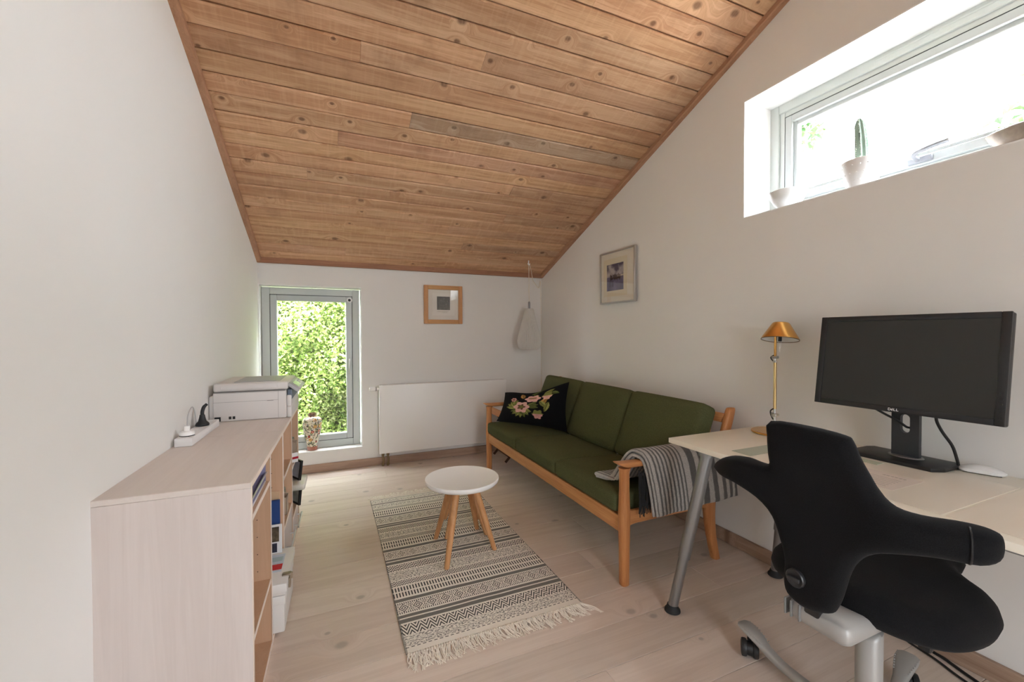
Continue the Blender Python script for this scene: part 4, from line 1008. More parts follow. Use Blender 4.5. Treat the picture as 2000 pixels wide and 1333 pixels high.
# ---------------------------------------------------------------- round side tables
def side_table(name, label, c, r, h, feet, z0=.0075):
    t = thing(name, label, 'table', (c[0], c[1], z0))
    bm = B(); pf = [(r - .030, h - .030), (r - .012, h - .029), (r - .003, h - .020), (r, h - .008), (r - .001, h - .001), (r - .004, h), (r - .008, h - .0012), (r - .012, h - .004), (.001, h - .004)]
    lathe(bm, [(.001, h - .030)] + pf, 64, c); obj('table_top', bm, M_WHITE, t, ang=60)
    bm = B(); prism(bm, [(c[0] + .10 * math.cos(a), c[1] + .10 * math.sin(a)) for a in [PI * i / 12 for i in range(24)]], h - .046, h - .029, .002); obj('under_block', bm, M_OAK, t)
    for fx_, fy_ in feet:
        tx, ty = c[0] + (fx_ - c[0]) * .36, c[1] + (fy_ - c[1]) * .36
        bm = B(); loft(bm, [((fx_, fy_, z0), (.0125, 0, 0), (0, .0125, 0)), ((fx_, fy_, z0 + .004), (.0135, 0, 0), (0, .0135, 0)), ((tx * .5 + fx_ * .5, ty * .5 + fy_ * .5, (h - .03 + z0) / 2), (.0175, 0, 0), (0, .0175, 0)), ((tx, ty, h - .03), (.021, 0, 0), (0, .021, 0))], 16); obj('leg', bm, M_OAKZ, t)
side_table('side_table', 'round white side table with splayed oak legs standing on the rug', (.668, 2.256), .205, .402, [(.531, 2.075), (.821, 2.156), (.811, 2.430), (.553, 2.410)])
side_table('side_table', 'smaller low nesting table hidden beneath the round white table, only its legs showing', (.735, 2.470), .140, .300, [(.612, 2.385), (.668, 2.645), (.86, 2.56), (.84, 2.34)])

# ---------------------------------------------------------------- sofa
sf = thing('sofa', 'three seat green wool sofa with an oiled wooden frame along the right wall', 'sofa', (1.62, 2.545, 0))
yN, yF = 1.615, 3.475
V3 = Vector
def leg_front(y):
    bm = B(); x = 1.278
    loft(bm, [((x, y, 0), (.0205, 0, 0), (0, .0205, 0)), ((x, y, .006), (.0225, 0, 0), (0, .0225, 0)), ((x, y, .16), (.0235, 0, 0), (0, .0235, 0)), ((x, y, .25), (.0255, 0, 0), (0, .0255, 0)), ((x, y, .34), (.027, 0, 0), (0, .026, 0)), ((x, y, .46), (.0225, 0, 0), (0, .0225, 0)), ((x, y, .545), (.0225, 0, 0), (0, .0225, 0)), ((x + .002, y, .562), (.029, 0, 0), (0, .026, 0))], 16, 2.6)
    return bm
for y in (yN, yF): obj('leg', leg_front(y), M_TEAKZ, sf)
for y in (yN, yF):
    bm = B()
    pts = [(1.882, 0, .021, .018), (1.876, .006, .023, .020), (1.846, .13, .026, .021), (1.832, .24, .032, .022), (1.834, .32, .036, .022), (1.862, .42, .030, .020), (1.915, .58, .027, .019), (1.965, .72, .028, .019), (1.986, .785, .026, .018), (1.990, .797, .018, .013)]
    sm = smooth_path([(a, b, c) for a, b, c, d in pts], 3); wd = smooth_path([(d, 0, 0) for a, b, c, d in pts], 3)
    loft(bm, [((p.x, y, p.y), (p.z, 0, 0), (0, q.x, 0)) for p, q in zip(sm, wd)], 16, 3.0); obj('leg', bm, M_TEAKZ, sf)
for y in (yN, yF):
    bm = B(); pts = [(1.232, .590, .003, .026), (1.236, .5885, .005, .0275), (1.250, .584, .0085, .029), (1.285, .577, .0145, .0285), (1.34, .576, .0150, .0265), (1.50, .575, .0140, .0240), (1.72, .574, .0135, .0240), (1.88, .572, .013, .022), (1.91, .571, .012, .020)]
    loft(bm, [((x, y, z), (0, 0, c), (0, d, 0)) for x, z, c, d in pts], 16, 3.2); obj('armrest', bm, M_TEAK, sf)
    bm = B(); pts = [(1.292, .318, .045), (1.315, .319, .036), (1.345, .320, .0335), (1.56, .320, .033), (1.78, .320, .0335), (1.815, .318, .040)]
    loft(bm, [((x, y, z), (0, 0, c), (0, .0125, 0)) for x, z, c in pts], 12, 4); obj('side_rail', bm, M_TEAK, sf)
bm = B(); box(bm, (1.262, yN + .018, .248), (1.286, yF - .018, .325), .004, 2); obj('front_rail', bm, M_TEAKY, sf)
bm = B(); box(bm, (1.815, yN + .018, .262), (1.838, yF - .018, .325), .004, 2); obj('back_rail', bm, M_TEAKY, sf)
bm = B(); box(bm, (1.948, yN + .016, .715), (1.972, yF - .016, .765), .006, 2); obj('top_rail', bm, M_TEAKY, sf)
for i in range(14):
    yy = yN + .10 + i * (yF - yN - .2) / 13; bm = B(); loft(bm, [((1.850, yy, .315), (.006, 0, 0), (0, .013, 0)), ((1.957, yy, .735), (.006, 0, 0), (0, .013, 0))], 8, 4); obj('back_slat', bm, M_TEAKZ, sf)
for i in range(9):
    yy = yN + .12 + i * (yF - yN - .24) / 8; bm = B(); box(bm, (1.28, yy - .025, .300), (1.82, yy + .025, .312), .002, 1); obj('seat_slat', bm, M_TEAK, sf)
edges = [1.640, 2.243, 2.842, 3.450]
for i in range(3):
    a, b = edges[i] + .002, edges[i + 1] - .002; wdt = b - a
    M = Matrix.Translation((1.492, (a + b) / 2, .376)) @ Matrix.Rotation(math.radians(1.5), 4, 'Y')
    bm = B(); cushion(bm, (.490, wdt, .098), .026, 12, (.004, .0, .012), M); obj('seat_cushion', bm, M_GREEN, sf)
    M = Matrix.Translation((1.803, (a + b) / 2, .612)) @ Matrix.Rotation(math.radians(22), 4, 'Y')
    bm = B(); cushion(bm, (.110, wdt, .425), .030, 12, (.014, 0, .004), M); obj('back_cushion', bm, M_GREEN, sf)

# embroidered cushion
def scatter():
    bm = B(); A_, B2, C2, D2 = V3((1.300, 3.352, .452)), V3((1.640, 2.745, .455)), V3((1.700, 2.815, .826)), V3((1.395, 3.385, .690))
    nu, nv = 150, 110
    nrm = (B2 - A_).cross(D2 - A_).normalized()
    if nrm.x > 0: nrm = -nrm
    def mk(sg):
        def fn(u, v):
            bow_u = .035 * math.sin(PI * v); uu = u + (0.5 - u) * 2 * bow_u * 1.0
            bow_v = .040 * math.sin(PI * u); vv = v + (0.5 - v) * 2 * bow_v
            p = A_.lerp(B2, uu).lerp(D2.lerp(C2, uu), vv)
            p = p - V3((0, 0, .032)) * math.sin(PI * u) ** 2 * max(0, v - .4) * 1.6
            e = (1 - abs(2 * u - 1) ** 2.6) * (1 - abs(2 * v - 1) ** 2.6)
            return p + nrm * (.062 * sg * max(0, e) ** .62 + .002 * mnoise.noise(V3((u * 7, v * 6, sg))))
        return fn
    sheet(bm, mk(1), nu, nv); k = len(bm.verts); sheet(bm, mk(-1), nu // 3, nv // 3)
    bmesh.ops.recalc_face_normals(bm, faces=bm.faces)
    return bm, nu, nv
bm, nu, nv = scatter()
pil = top('scatter_cushion', bm, attr_mat('embroidered_wool', .95, (700, .4), sheen=0.02, spec=.1), 'black cushion with embroidered pink flowers at the far end of the sofa', 'cushion')
PINK, PINK2, LEAF1, LEAF2, OCH = srgb(224, 176, 166), srgb(206, 150, 146), srgb(138, 140, 78), srgb(96, 104, 56), srgb(176, 132, 74)
leaves = []
def lf(x, y, ang, L, w_, c): leaves.append((x, y, math.radians(ang), L * 1.25, w_ * 1.2, c))
for a in (200, 222, 246, 270, 292, 315, 338): lf(.385, .40, a, .150, .030, LEAF1 if a % 4 else LEAF2)
for a in (150, 172, 128): lf(.30, .42, a, .150, .032, LEAF1)
for a in (-8, 12, 32): lf(.47, .47, a, .150, .030, LEAF2)
for a in (70, 95): lf(.27, .52, a, .10, .024, LEAF1)
lf(.68, .50, 62, .15, .035, OCH); lf(.66, .62, -50, .14, .03, LEAF1); lf(.79, .58, -105, .15, .03, LEAF1); lf(.40, .74, 115, .11, .032, OCH); lf(.64, .77, 150, .10, .022, LEAF2); lf(.70, .84, 20, .12, .022, LEAF1); lf(.80, .84, -20, .10, .02, LEAF2); lf(.50, .86, 30, .13, .022, LEAF2)
flowers = [(.385, .45, .135, PINK, .056), (.545, .715, .128, PINK, .0), (.755, .745, .070, PINK, .0), (.645, .25, .075, PINK2, .0), (.235, .69, .052, PINK2, .018)]
def pcol(i, co):
    bl = np.array((.007, .007, .008))
    if i >= (nu + 1) * (nv + 1): return bl
    u, v = (i // (nv + 1)) / nu, (i % (nv + 1)) / nv
    asp = .72
    c = bl
    for (x, y, a, L, w_, cc) in leaves:
        dx, dy = u - x, (v - y) * asp; s = dx * math.cos(a) + dy * math.sin(a); t = -dx * math.sin(a) + dy * math.cos(a)
        if 0 < s < L and abs(t) < w_ * math.sin(PI * (s / L) ** .8):
            k = .75 + .5 * (t > 0); c = np.array(cc) * k if abs(t) > .004 else np.array(LEAF2) * .5
    for (x, y, r, cc, core) in flowers:
        dx, dy = u - x, (v - y) * asp
        if r == .128: dy *= 1.5
        rr = math.hypot(dx, dy); a = math.atan2(dy, dx); R = r * (.88 + .12 * math.cos(a * 6))
        if rr < R: c = np.array(cc) * (.78 + .22 * (rr / R) + .10 * math.sin(a * 24))
        if core and rr < core * (1 + .25 * math.cos(a * 5)): c = np.array(srgb(96, 74, 50)) if rr > core * .55 else np.array(srgb(112, 112, 60))
        if r == .128 and abs(dy - .02) < .022 and abs(dx) < .06: c = np.array(srgb(132, 104, 62))
        if r in (.075, .070) and dy > r * .15 and rr < R * 1.25: c = np.array(LEAF1) * .8
    return c
paint_mesh(pil, pcol)

# throw blanket over the near armrest
bl_sec = smooth_path([(1.838, .4440, 0), (1.800, .4460, 0), (1.745, .468, 0), (1.700, .545, 0), (1.668, .602, 0), (1.640, .622, 0), (1.612, .624, 0), (1.586, .612, 0), (1.566, .575, 0), (1.550, .50, 0), (1.540, .42, 0), (1.534, .335, 0)], 4)
nb = len(bl_sec) - 1
def bl_pt(u, v, off):
    f = v * nb; i = min(int(f), nb - 1); p = bl_sec[i].lerp(bl_sec[i + 1], f - i); q = (bl_sec[min(i + 1, nb)] - bl_sec[max(i - 1, 0)]).normalized(); nn = V3((-q.y, q.x, 0))
    s = v
    xf = 1.262 + .075 * min(1, s / .40) + .052 * max(0, (s - .45) / .55)
    xb = 1.925 + .015 * s - .22 * max(0, .30 - s) / .30
    x = xf + (xb - xf) * u
    off = off * (1 + 1.1 * max(0, .42 - s) / .42)
    nz_ = .006 * mnoise.noise(V3((x * 9, s * 7, 1.5)))
    dz = .030 * max(0, u - .25) * max(0, (s - .6) / .4)                # outer hem rises to the wall
    wave = .008 * math.sin(u * 9 + 1) * max(0, s - .5) * 2 + (.012 * math.sin(u * 7) * max(0, .3 - s) / .3)
    yy = p.x + nn.x * off + nz_ * .6 - abs(wave) * .6; zz = p.y + nn.y * off + nz_ + dz
    if s < .22: zz = max(zz, .443 + off * .6 + .004)
    return V3((x, yy, zz))
def blanket(off0, th, shrink):
    bm = B(); n_u, n_v = 60, 70; L = bm.loops.layers.uv.verify()
    # a closed thick sheet with rounded rims
    def P(u, v, sg):
        e = min(min(u, 1 - u) * 26, min(v, 1 - v) * 30, 1); k = math.sqrt(max(0, 1 - (1 - e) ** 2))
        return bl_pt(shrink + u * (1 - 2 * shrink), shrink * .6 + v * (1 - 1.2 * shrink), off0 + th * .5 * sg * k)
    us = [0, .006, .014, .026] + [.04 + .92 * i / n_u for i in range(n_u + 1)] + [.974, .986, .994, 1]
    vs_ = [0, .005, .012, .022] + [.034 + .932 * i / n_v for i in range(n_v + 1)] + [.978, .988, .995, 1]
    for sg in (1, -1):
        g = [[bm.verts.new(P(u, v, sg)) for v in vs_] for u in us]
        for i in range(len(us) - 1):
            for j in range(len(vs_) - 1):
                f = bm.faces.new((g[i][j], g[i + 1][j], g[i + 1][j + 1], g[i][j + 1]))
                for l, (a, b) in zip(f.loops, ((i, j), (i + 1, j), (i + 1, j + 1), (i, j + 1))): l[L].uv = (us[a], vs_[b])
    bmesh.ops.remove_doubles(bm, verts=bm.verts, dist=1e-5); bmesh.ops.recalc_face_normals(bm, faces=bm.faces)
    return bm
mb = MB('striped_wool_blanket').set(0.95, spec=.1, sheen=.2); tc = mb.node('ShaderNodeTexCoord'); U, Vv, _ = mb.sep(tc.outputs['UV'])
ob = mb.coord(); nz = mb.noise(ob, 260, 3, .7); nzb = mb.noise(ob, 40, 2)
U2 = U + (nzb - .5) * .012
st = None
for a, b in ((.012, .022), (.055, .075), (.098, .118), (.141, .160), (.184, .203), (.227, .246), (.270, .288), (.312, .330), (.352, .368), (.432, .505), (.560, .632), (.690, .745), (.80, .845), (.885, .925), (.955, .985)):
    e = U2.smooth(a - .006, a + .006) * (1.0 - U2.smooth(b - .006, b + .006)); st = e if st is None else st.max(e)
c = mb.mix(nz.smooth(.3, .7), srgb(156, 152, 147), srgb(192, 188, 183)); c = mb.mix(st * (nz * .5 + .65).clamp(), c, srgb(80, 79, 78)); mb.color(c); mb.bump(nz + st * -.8 + nzb * .6, .8, .004)
th_ = thing('throw_blanket', 'grey striped wool throw folded over the near armrest of the sofa', 'blanket', (1.62, 1.60, .34))
obj('blanket', blanket(.016, .022, .0), mb.m, th_, ang=80)
obj('folded_layer', blanket(-.004, .018, .010), mb.m, th_, ang=80)
bm = B(); r = random.Random(5)
for i in range(70):
    x = 1.335 + i * .0018 * 1.5; yy = 1.575 + r.uniform(0, .008); z = .555 + r.uniform(-.02, 0)
    tube(bm, smooth_path([(x, yy, z), (x + r.uniform(-.006, .006), yy - .004, z - .10), (x + r.uniform(-.012, .012), yy - .006, z - r.uniform(.17, .21))], 3), .0028, 4)
obj('fringe', bm, plain('black_fringe', (0.012, 0.012, 0.013), .9), th_, kind='stuff')

# ---------------------------------------------------------------- desk
dk = thing('desk', 'cream topped desk with slanted tubular steel legs along the right wall', 'desk', (1.75, .68, 0))
DX0, DX1, DY0, DY1 = 1.420, 2.070, -.125, 1.478
bm = B(); box(bm, (DX0, DY0, DESK - .022), (DX1, DY1, DESK), .0015, 2); obj('desk_top', bm, M_DESK, dk)
def desk_leg(tx, ty, fx_, fy_):
    t, f_ = V3((tx, ty, DESK - .040)), V3((fx_, fy_, .016)); m_ = f_.lerp(t, .335)
    bm = B(); tube(bm, [m_, t], .0250, 20); lg = obj('leg', bm, M_SILVER, dk)
    bm = B(); tube(bm, [f_, m_ + (t - m_).normalized() * .02], .0205, 20); obj('lower_tube', bm, M_SILVER, lg)
    bm = B(); lathe(bm, [(.022, .030), (.026, .016), (.032, .010), (.033, .002), (.030, 0)], 24, (fx_, fy_)); obj('foot', bm, M_BLACKR, lg)
    bm = B(); tube(bm, [t - V3((0, 0, .002)), t + V3((0, 0, .017))], .034, 20); obj('mount', bm, M_SILVER, lg)
desk_leg(1.462, 1.300, 1.346, 1.375); desk_leg(1.985, 1.300, 2.010, 1.375); desk_leg(1.462, .05, 1.346, -.03); desk_leg(1.985, .05, 2.010, -.03)
for x in (1.50, 1.97):
    bm = B(); box(bm, (x - .02, .02, DESK - .047), (x + .02, 1.33, DESK - .0225), .003, 1); obj('under_frame', bm, M_SILVER, dk)
zd = DESK + .0006
def flat(name, lo, hi, mat, label, cat, z=zd, th=.0012):
    bm = B(); box(bm, (lo[0], lo[1], z), (hi[0], hi[1], z + th)); return top(name, bm, mat, label, cat, smooth=False)
flat('desk_mat', (1.462, .556), (1.93, 1.12), plain('milky_desk_mat', srgb(240, 233, 220), .30), 'large milky writing mat on the desk in front of the monitor', 'desk mat')
flat('desk_mat', (1.462, .02), (1.93, .548), plain('milky_desk_mat_warm', srgb(243, 234, 219), .30), 'second milky writing mat on the desk, right of the monitor', 'desk mat')
flat('card', (1.492, 1.124), (1.72, 1.206), plain('grey_green_card', srgb(176, 184, 168), .45), 'grey green card on the desk left of the chair back', 'paper')
flat('card', (1.80, .86), (1.845, 1.02), plain('pale_green_card', srgb(196, 206, 184), .45), 'pale green slip of card in front of the monitor foot', 'paper', zd + .0016)
o = flat('printed_sheet', (1.55, .70), (1.73, .93), plain('warm_white_paper', srgb(230, 220, 212), .5), 'printed sheet of paper lying on the writing mat', 'paper', zd + .0016, .0006)
M_INK = plain('soft_grey_ink', srgb(190, 182, 174), .6)
bm = B()
for i in range(6):
    y = .735 + i * .011; box(bm, (1.694 + (i % 2) * .001, y - .004, zd + .0022), (1.703, y + .004, zd + .0026))
for k in range(6): box(bm, (1.575 + k * .018, .73, zd + .0022), (1.579 + k * .018, .90, zd + .0025))
obj('text_lines', bm, M_INK, o, smooth=False)

# desk lamp
lx, ly = 1.950, 1.342
lp = thing('desk_lamp', 'small gold desk lamp with conical shade on the far end of the desk', 'lamp', (lx, ly, zd))
bm = B(); lathe(bm, [(.096, zd), (.099, zd + .002), (.099, zd + .007), (.097, zd + .009), (.003, zd + .0095)], 48, (lx, ly)); obj('base', bm, M_BRASS, lp, ang=30)
bm = B(); tube(bm, [(lx, ly, zd + .009), (lx, ly, zd + .035)], .009, 14); tube(bm, [(lx, ly, zd + .03), (lx, ly, .812)], .005, 10); box(bm, (lx - .010, ly - .012, .800), (lx + .010, ly + .012, .816), .002, 1); tube(bm, [(lx, ly - .018, .812), (lx, ly + .018, .812)], .006, 10); tube(bm, [(lx, ly, .812), (lx, ly, .845)], .0045, 10); obj('lower_joint', bm, M_CHROME, lp)
bm = B(); tube(bm, [(lx, ly, .838), (lx, ly, 1.060)], .0066, 14); obj('lower_arm', bm, M_BRASSL, lp)
bm = B(); tube(bm, [(lx, ly, 1.055), (lx, ly, 1.088)], .0045, 10); tube(bm, [(lx, ly - .014, 1.086), (lx, ly + .014, 1.086)], .007, 10); box(bm, (lx - .006, ly - .008, 1.060), (lx + .006, ly + .008, 1.070), .001, 1); obj('elbow', bm, M_CHROME, lp)
bm = B(); tube(bm, [(lx, ly, 1.088), (lx - .010, ly - .008, 1.185)], .0055, 12); obj('upper_arm', bm, M_BRASS, lp)
bm = B(); tube(bm, smooth_path([(lx, ly, .842), (lx - .006, ly + .016, .828), (lx - .004, ly + .017, .808), (lx, ly + .008, .785)], 4), .0028, 8); tube(bm, smooth_path([(lx, ly, 1.056), (lx - .004, ly + .012, 1.072), (lx - .005, ly + .018, 1.084), (lx, ly + .006, 1.095)], 4), .0028, 8); obj('cable', bm, M_CABLE, lp)
sx, sy = lx - .005, ly - .026
Ms = Matrix.Translation((sx, sy, 1.170)) @ Matrix.Rotation(math.radians(11), 4, Vector((-.566, .824, 0))) @ Matrix.Rotation(math.radians(3), 4, Vector((.824, .566, 0)))
bm = B(); lathe(bm, [(.0775, 0), (.076, .006), (.0735, .012), (.037, .076), (.033, .080), (.0005, .081)], 40, M=Ms, cap=False); sh = obj('lamp_shade', bm, M_BRASS, lp, ang=50)
bm = B(); lathe(bm, [(.0755, .0010), (.0715, .010), (.036, .073), (.0005, .074)], 40, M=Ms, cap=False); bmesh.ops.reverse_faces(bm, faces=bm.faces); obj('shade_lining', bm, plain('white_lining', (.82, .82, .8), .5), sh)
bm = B(); lathe(bm, [(.0770, -.0015), (.0785, -.0015), (.0785, .0015), (.0770, .0015), (.0770, -.0015)], 40, M=Ms, cap=False); obj('shade_rim', bm, plain('dark_bronze', (.16, .11, .06), .4, .8), sh)
bm = B(); lathe(bm, [(.008, -.008), (.008, .03), (.002, .031)], 12, M=Ms); obj('switch_housing', bm, M_BLACKP, sh)
bm = B()
for q in (-.0075, .0075): tube(bm, smooth_path([Ms @ V3((0, q, -.006)), Ms @ V3((0, q * .8, -.03)), Ms @ V3((0, q * .35, -.060))], 3), .0007, 5)
obj('pull_wire', bm, M_CHROME, sh)

# monitor
mn = thing('monitor', 'black wide computer monitor on a height adjustable stand on the desk', 'monitor', (1.98, .86, zd))
MS = Matrix.Translation((1.845, .820, 1.092)) @ Matrix.Rotation(math.radians(1.0), 4, 'Z') @ Matrix.Rotation(math.radians(8), 4, 'Y')   # local: +y left edge, z up, -x faces the room
W2, H2 = .2625, .174
def mb_(bm, lo, hi, bev=0, seg=2): return box(bm, lo, hi, bev, seg, MS)
bm = B(); mb_(bm, (.0, -W2, -H2), (.030, W2, H2), .006, 3); mb_(bm, (.028, -W2 + .05, -H2 + .045), (.058, W2 - .05, H2 - .05), .012, 2); obj('housing', bm, M_BLACKP, mn)
for a, b, c, d in ((-W2, -W2 + .022, -H2, H2), (W2 - .022, W2, -H2, H2), (-W2 + .022, W2 - .022, -H2, -H2 + .020), (-W2 + .022, W2 - .022, H2 - .020, H2)):
    bm = B(); mb_(bm, (-.004, a, c), (.006, b, d), .002, 2); obj('bezel', bm, plain('black_bezel', (0.014, 0.0145, 0.016), .42), mn)
bm = B(); mb_(bm, (-.001, -W2 + .018, -H2 + .016), (.003, W2 - .018, H2 - .016)); obj('screen', bm, plain('matte_black_screen', (0.022, 0.022, 0.020), .38, spec=.45), mn, smooth=False)
for i in range(4):
    bm = B(); mb_(bm, (-.0055, -W2 + .006, -H2 + .045 + i * .016), (-.003, -W2 + .015, -H2 + .053 + i * .016), .0008, 1); obj('button', bm, M_BLACKP, mn)
bm = B(); mb_(bm, (-.0055, -W2 + .006, -H2 + .018), (-.003, -W2 + .015, -H2 + .026), .0008, 1); obj('button', bm, M_BLACKP, mn)
# lettering on the lower bezel
def letters(word, h, w_, gap, st, y0, z0, xf):
    bm = B(); y = y0
    def bar(a0, b0, a1, b1, th):
        p, q = V3((a0, b0, 0)), V3((a1, b1, 0)); d = (q - p).normalized(); nn = V3((-d.y, d.x, 0)) * th / 2; p -= d * th * .2; q += d * th * .2
        co = [p + nn, q + nn, q - nn, p - nn]
        a = [bm.verts.new(MS @ V3((xf, y - c.x, z0 + c.y))) for c in co]; b = [bm.verts.new(MS @ V3((xf - .0006, y - c.x, z0 + c.y))) for c in co]
        bm.faces.new(a); bm.faces.new(list(reversed(b)))
        for i in range(4): bm.faces.new((a[i], b[i], b[(i + 1) % 4], a[(i + 1) % 4]))
    for ch in word:
        if ch == 'D': L_ = [(0, 0, 0, h), (0, h, w_ * .55, h), (w_ * .55, h, w_, h * .66), (w_, h * .66, w_, h * .33), (w_, h * .33, w_ * .55, 0), (w_ * .55, 0, 0, 0)]
        elif ch == 'E': L_ = [(0, h * .30, w_ * .75, h * .98), (0, h * .30, w_ * .3, 0), (w_ * .3, h * .55, w_ * .62, h * .30), (w_ * .3, 0, w_ * .95, h * .40)]      # the tilted letter
        else: L_ = [(0, h, 0, 0), (0, 0, w_ * .8, 0)]
        for s in L_: bar(*s, st)
        y -= w_ + gap
    bmesh.ops.recalc_face_normals(bm, faces=bm.faces); return bm
obj('maker_lettering', letters('DELL', .0075, .0062, .0016, .0017, .0165, -H2 + .0060, -.0040), plain('silver_print', (.85, .86, .87), .35), mn, smooth=False)
# stand
NX, NY = 1.972, .850
bm = B()
def sl(bm):
    # column plate with a keyhole: built as a ring of quads round a slot
    hw, z0, z1 = .041, zd + .018, 1.05; xa, xb = NX - .012, NX + .006
    out, inn = [], []
    cz = .862; sh_, sr = .020, .0145
    n = 40
    for i in range(n):
        a = 2 * PI * i / n; c_, s_ = math.cos(a), math.sin(a)
        inn.append((sr * c_, cz + sr * s_ + (sh_ if s_ > 1e-6 else -sh_ if s_ < -1e-6 else 0)))
        k = max(abs(c_) / hw, abs(s_) / .080); out.append((c_ / k, cz + s_ / k))
    def vv(x, p): return bm.verts.new((x, NY + p[0], p[1]))
    O0, I0, O1, I1 = [[vv(x, p) for p in L_] for x, L_ in ((xa, out), (xa, inn), (xb, out), (xb, inn))]
    for i in range(n):
        j = (i + 1) % n
        bm.faces.new((O0[i], O0[j], I0[j], I0[i])); bm.faces.new((O1[i], I1[i], I1[j], O1[j])); bm.faces.new((I0[i], I0[j], I1[j], I1[i])); bm.faces.new((O0[i], O1[i], O1[j], O0[j]))
    bmesh.ops.recalc_face_normals(bm, faces=bm.faces)
    box(bm, (xa, NY - hw, z0), (xb, NY + hw, cz - .080 + .0005)); box(bm, (xa, NY - hw, cz + .0795), (xb, NY + hw, z1), .0)
    return bm
bm = sl(bm); obj('stand_column', bm, plain('charcoal_plastic', (.030, .032, .036), .4), mn, smooth=False)
bm = B(); box(bm, (1.895, NY - .05, 1.04), (NX + .004, NY + .05, 1.14), .006, 2); obj('stand_head', bm, M_BLACKP, mn)
bm = B(); lathe(bm, [(.058, zd + .0150), (.060, zd + .017), (.058, zd + .0195), (.003, zd + .0196)], 40, M=Matrix.Translation((NX - .004, NY, 0)) @ Matrix.Diagonal((.62, .88, 1, 1))); obj('swivel_ring', bm, M_SILVER, mn)
bm = B(); pl = [(1.915, .720), (1.875, .740), (1.872, .975), (1.905, 1.000), (2.015, 1.000), (2.045, .985), (2.045, .735), (2.02, .718)]
prism(bm, pl, zd, zd + .015, .004); obj('stand_base', bm, M_BLACKP, mn)
bm = B(); tube(bm, smooth_path([(1.862, .975, .965), (1.885, .945, .935), (1.925, .900, .895), (1.948, .868, .872), (1.965, .848, .850), (1.985, .842, .842), (2.02, .845, .80)], 5), .0042, 8)
tube(bm, smooth_path([(1.905, .748, .975), (1.925, .748, .93), (1.935, .752, .895), (1.950, .742, .855), (1.965, .722, .81), (1.972, .712, .765), (1.99, .715, zd + .02)], 5), .0048, 8); obj('cable', bm, M_CABLE, mn)

# mouse
ms = thing('mouse', 'slim white wireless mouse beside the monitor foot', 'mouse', (2.03, .680, zd))
Mm = Matrix.Translation((2.028, .670, zd)) @ Matrix.Rotation(math.radians(18), 4, 'Z')
bm = B()
rings = []
for i in range(15):
    t = -1 + 2 * i / 14; rx = .0285 * max(.02, (1 - abs(t) ** 4)) ** .35; y = t * .0565; h = .0215 * (1 - .75 * abs(t) ** 2.2) + .002
    rg = []
    for j in range(15):
        s = -1 + 2 * j / 14; rg.append(Mm @ V3((rx * s, y, .004 + h * (1 - .55 * abs(s) ** 2.5))))
    rg += [Mm @ V3((rx * .92, y * .96, .0025)), Mm @ V3((-rx * .92, y * .96, .0025))]
    rings.append(rg)
ring_loft(bm, rings); obj('shell', bm, plain('white_gloss', (.80, .80, .80), .25), ms)
bm = B(); 
for q in (-.018, .018): box(bm, (q - .003, -.045, 0), (q + .003, .045, .003), .001, 1, Mm)
obj('glide', bm, M_BLACKP, ms)

# ---------------------------------------------------------------- things on the high window sill
zs = wz0 + .0046
bm = B(); lathe(bm, [(.028, zs), (.032, zs + .003), (.060, zs + .030), (.078, zs + .062), (.086, zs + .090), (.084, zs + .092), (.074, zs + .062), (.055, zs + .032), (.025, zs + .010)], 40, (2.165, 1.430)); top('bowl', bm, plain('white_glass_bowl', (.84, .85, .86), .2, coat=.3), 'white bowl at the left end of the high window sill', 'bowl', (2.165, 1.430, zs))
cx_, cy_ = 2.170, 1.105
pot = thing('potted_cactus', 'tall thin cactus in a white dotted pot on the high window sill', 'plant', (cx_, cy_, zs))
bm = B(); lathe(bm, [(.048, zs), (.052, zs + .003), (.064, zs + .06), (.075, zs + .122), (.073, zs + .125), (.070, zs + .120), (.062, zs + .09), (.003, zs + .088)], 40, (cx_, cy_)); pt_ = obj('pot', bm, plain('white_ceramic', (.82, .82, .82), .3), pot, ang=60)
bm = B()
for k in range(3):
    for i in range(16):
        a = 2 * PI * (i + .5 * (k % 2)) / 16; z = zs + .035 + k * .032; rr = .052 + (z - zs) * .188
        bmesh.ops.create_icosphere(bm, subdivisions=1, radius=.0035, matrix=Matrix.Translation((cx_ + rr * math.cos(a), cy_ + rr * math.sin(a), z)))
obj('dots', bm, plain('white_dots', (.84, .84, .84), .3), pt_, kind='stuff')
bm = B(); prism(bm, [(cx_ + .063 * math.cos(a), cy_ + .063 * math.sin(a)) for a in [PI * i / 14 for i in range(28)]], zs + .086, zs + .098); obj('soil', bm, plain('pale_gravel', (.35, .31, .26), .95, var=.4, vscale=60), pot)
bm = B(); rings = []
for i in range(26):
    t = i / 25; z = zs + .095 + t * .225; r = .0215 * (1 - max(0, t - .82) ** 2 * 22) * (.90 + .1 * math.sin(t * 5)); rg = []; ox = .010 * math.sin(t * 3.0); oy = .012 * t
    for j in range(36):
        a = 2 * PI * j / 36; q = max(.002, r) * (1 + .17 * math.cos(a * 9)); rg.append((cx_ + ox + q * math.cos(a), cy_ + oy + q * math.sin(a), z))
    rings.append(rg)
ring_loft(bm, rings); cac = obj('cactus', bm, plain('cactus_green', srgb(150, 172, 158), .6, var=.10, vscale=20), pot)
bm = B(); r = random.Random(2)
for i in range(24):
    t = i / 24
    for j in range(9):
        a = 2 * PI * j / 9; z = zs + .10 + t * .215; rad = .0245 * (1 - max(0, t - .82) ** 2 * 22); p = V3((cx_ + .010 * math.sin(t * 3) + rad * math.cos(a), cy_ + .012 * t + rad * math.sin(a), z))
        for k in range(2):
            d = V3((math.cos(a), math.sin(a), 0)) + V3((r.uniform(-.7, .7), r.uniform(-.7, .7), r.uniform(-.5, .6))); tube(bm, [p, p + d * .007], .0005, 3)
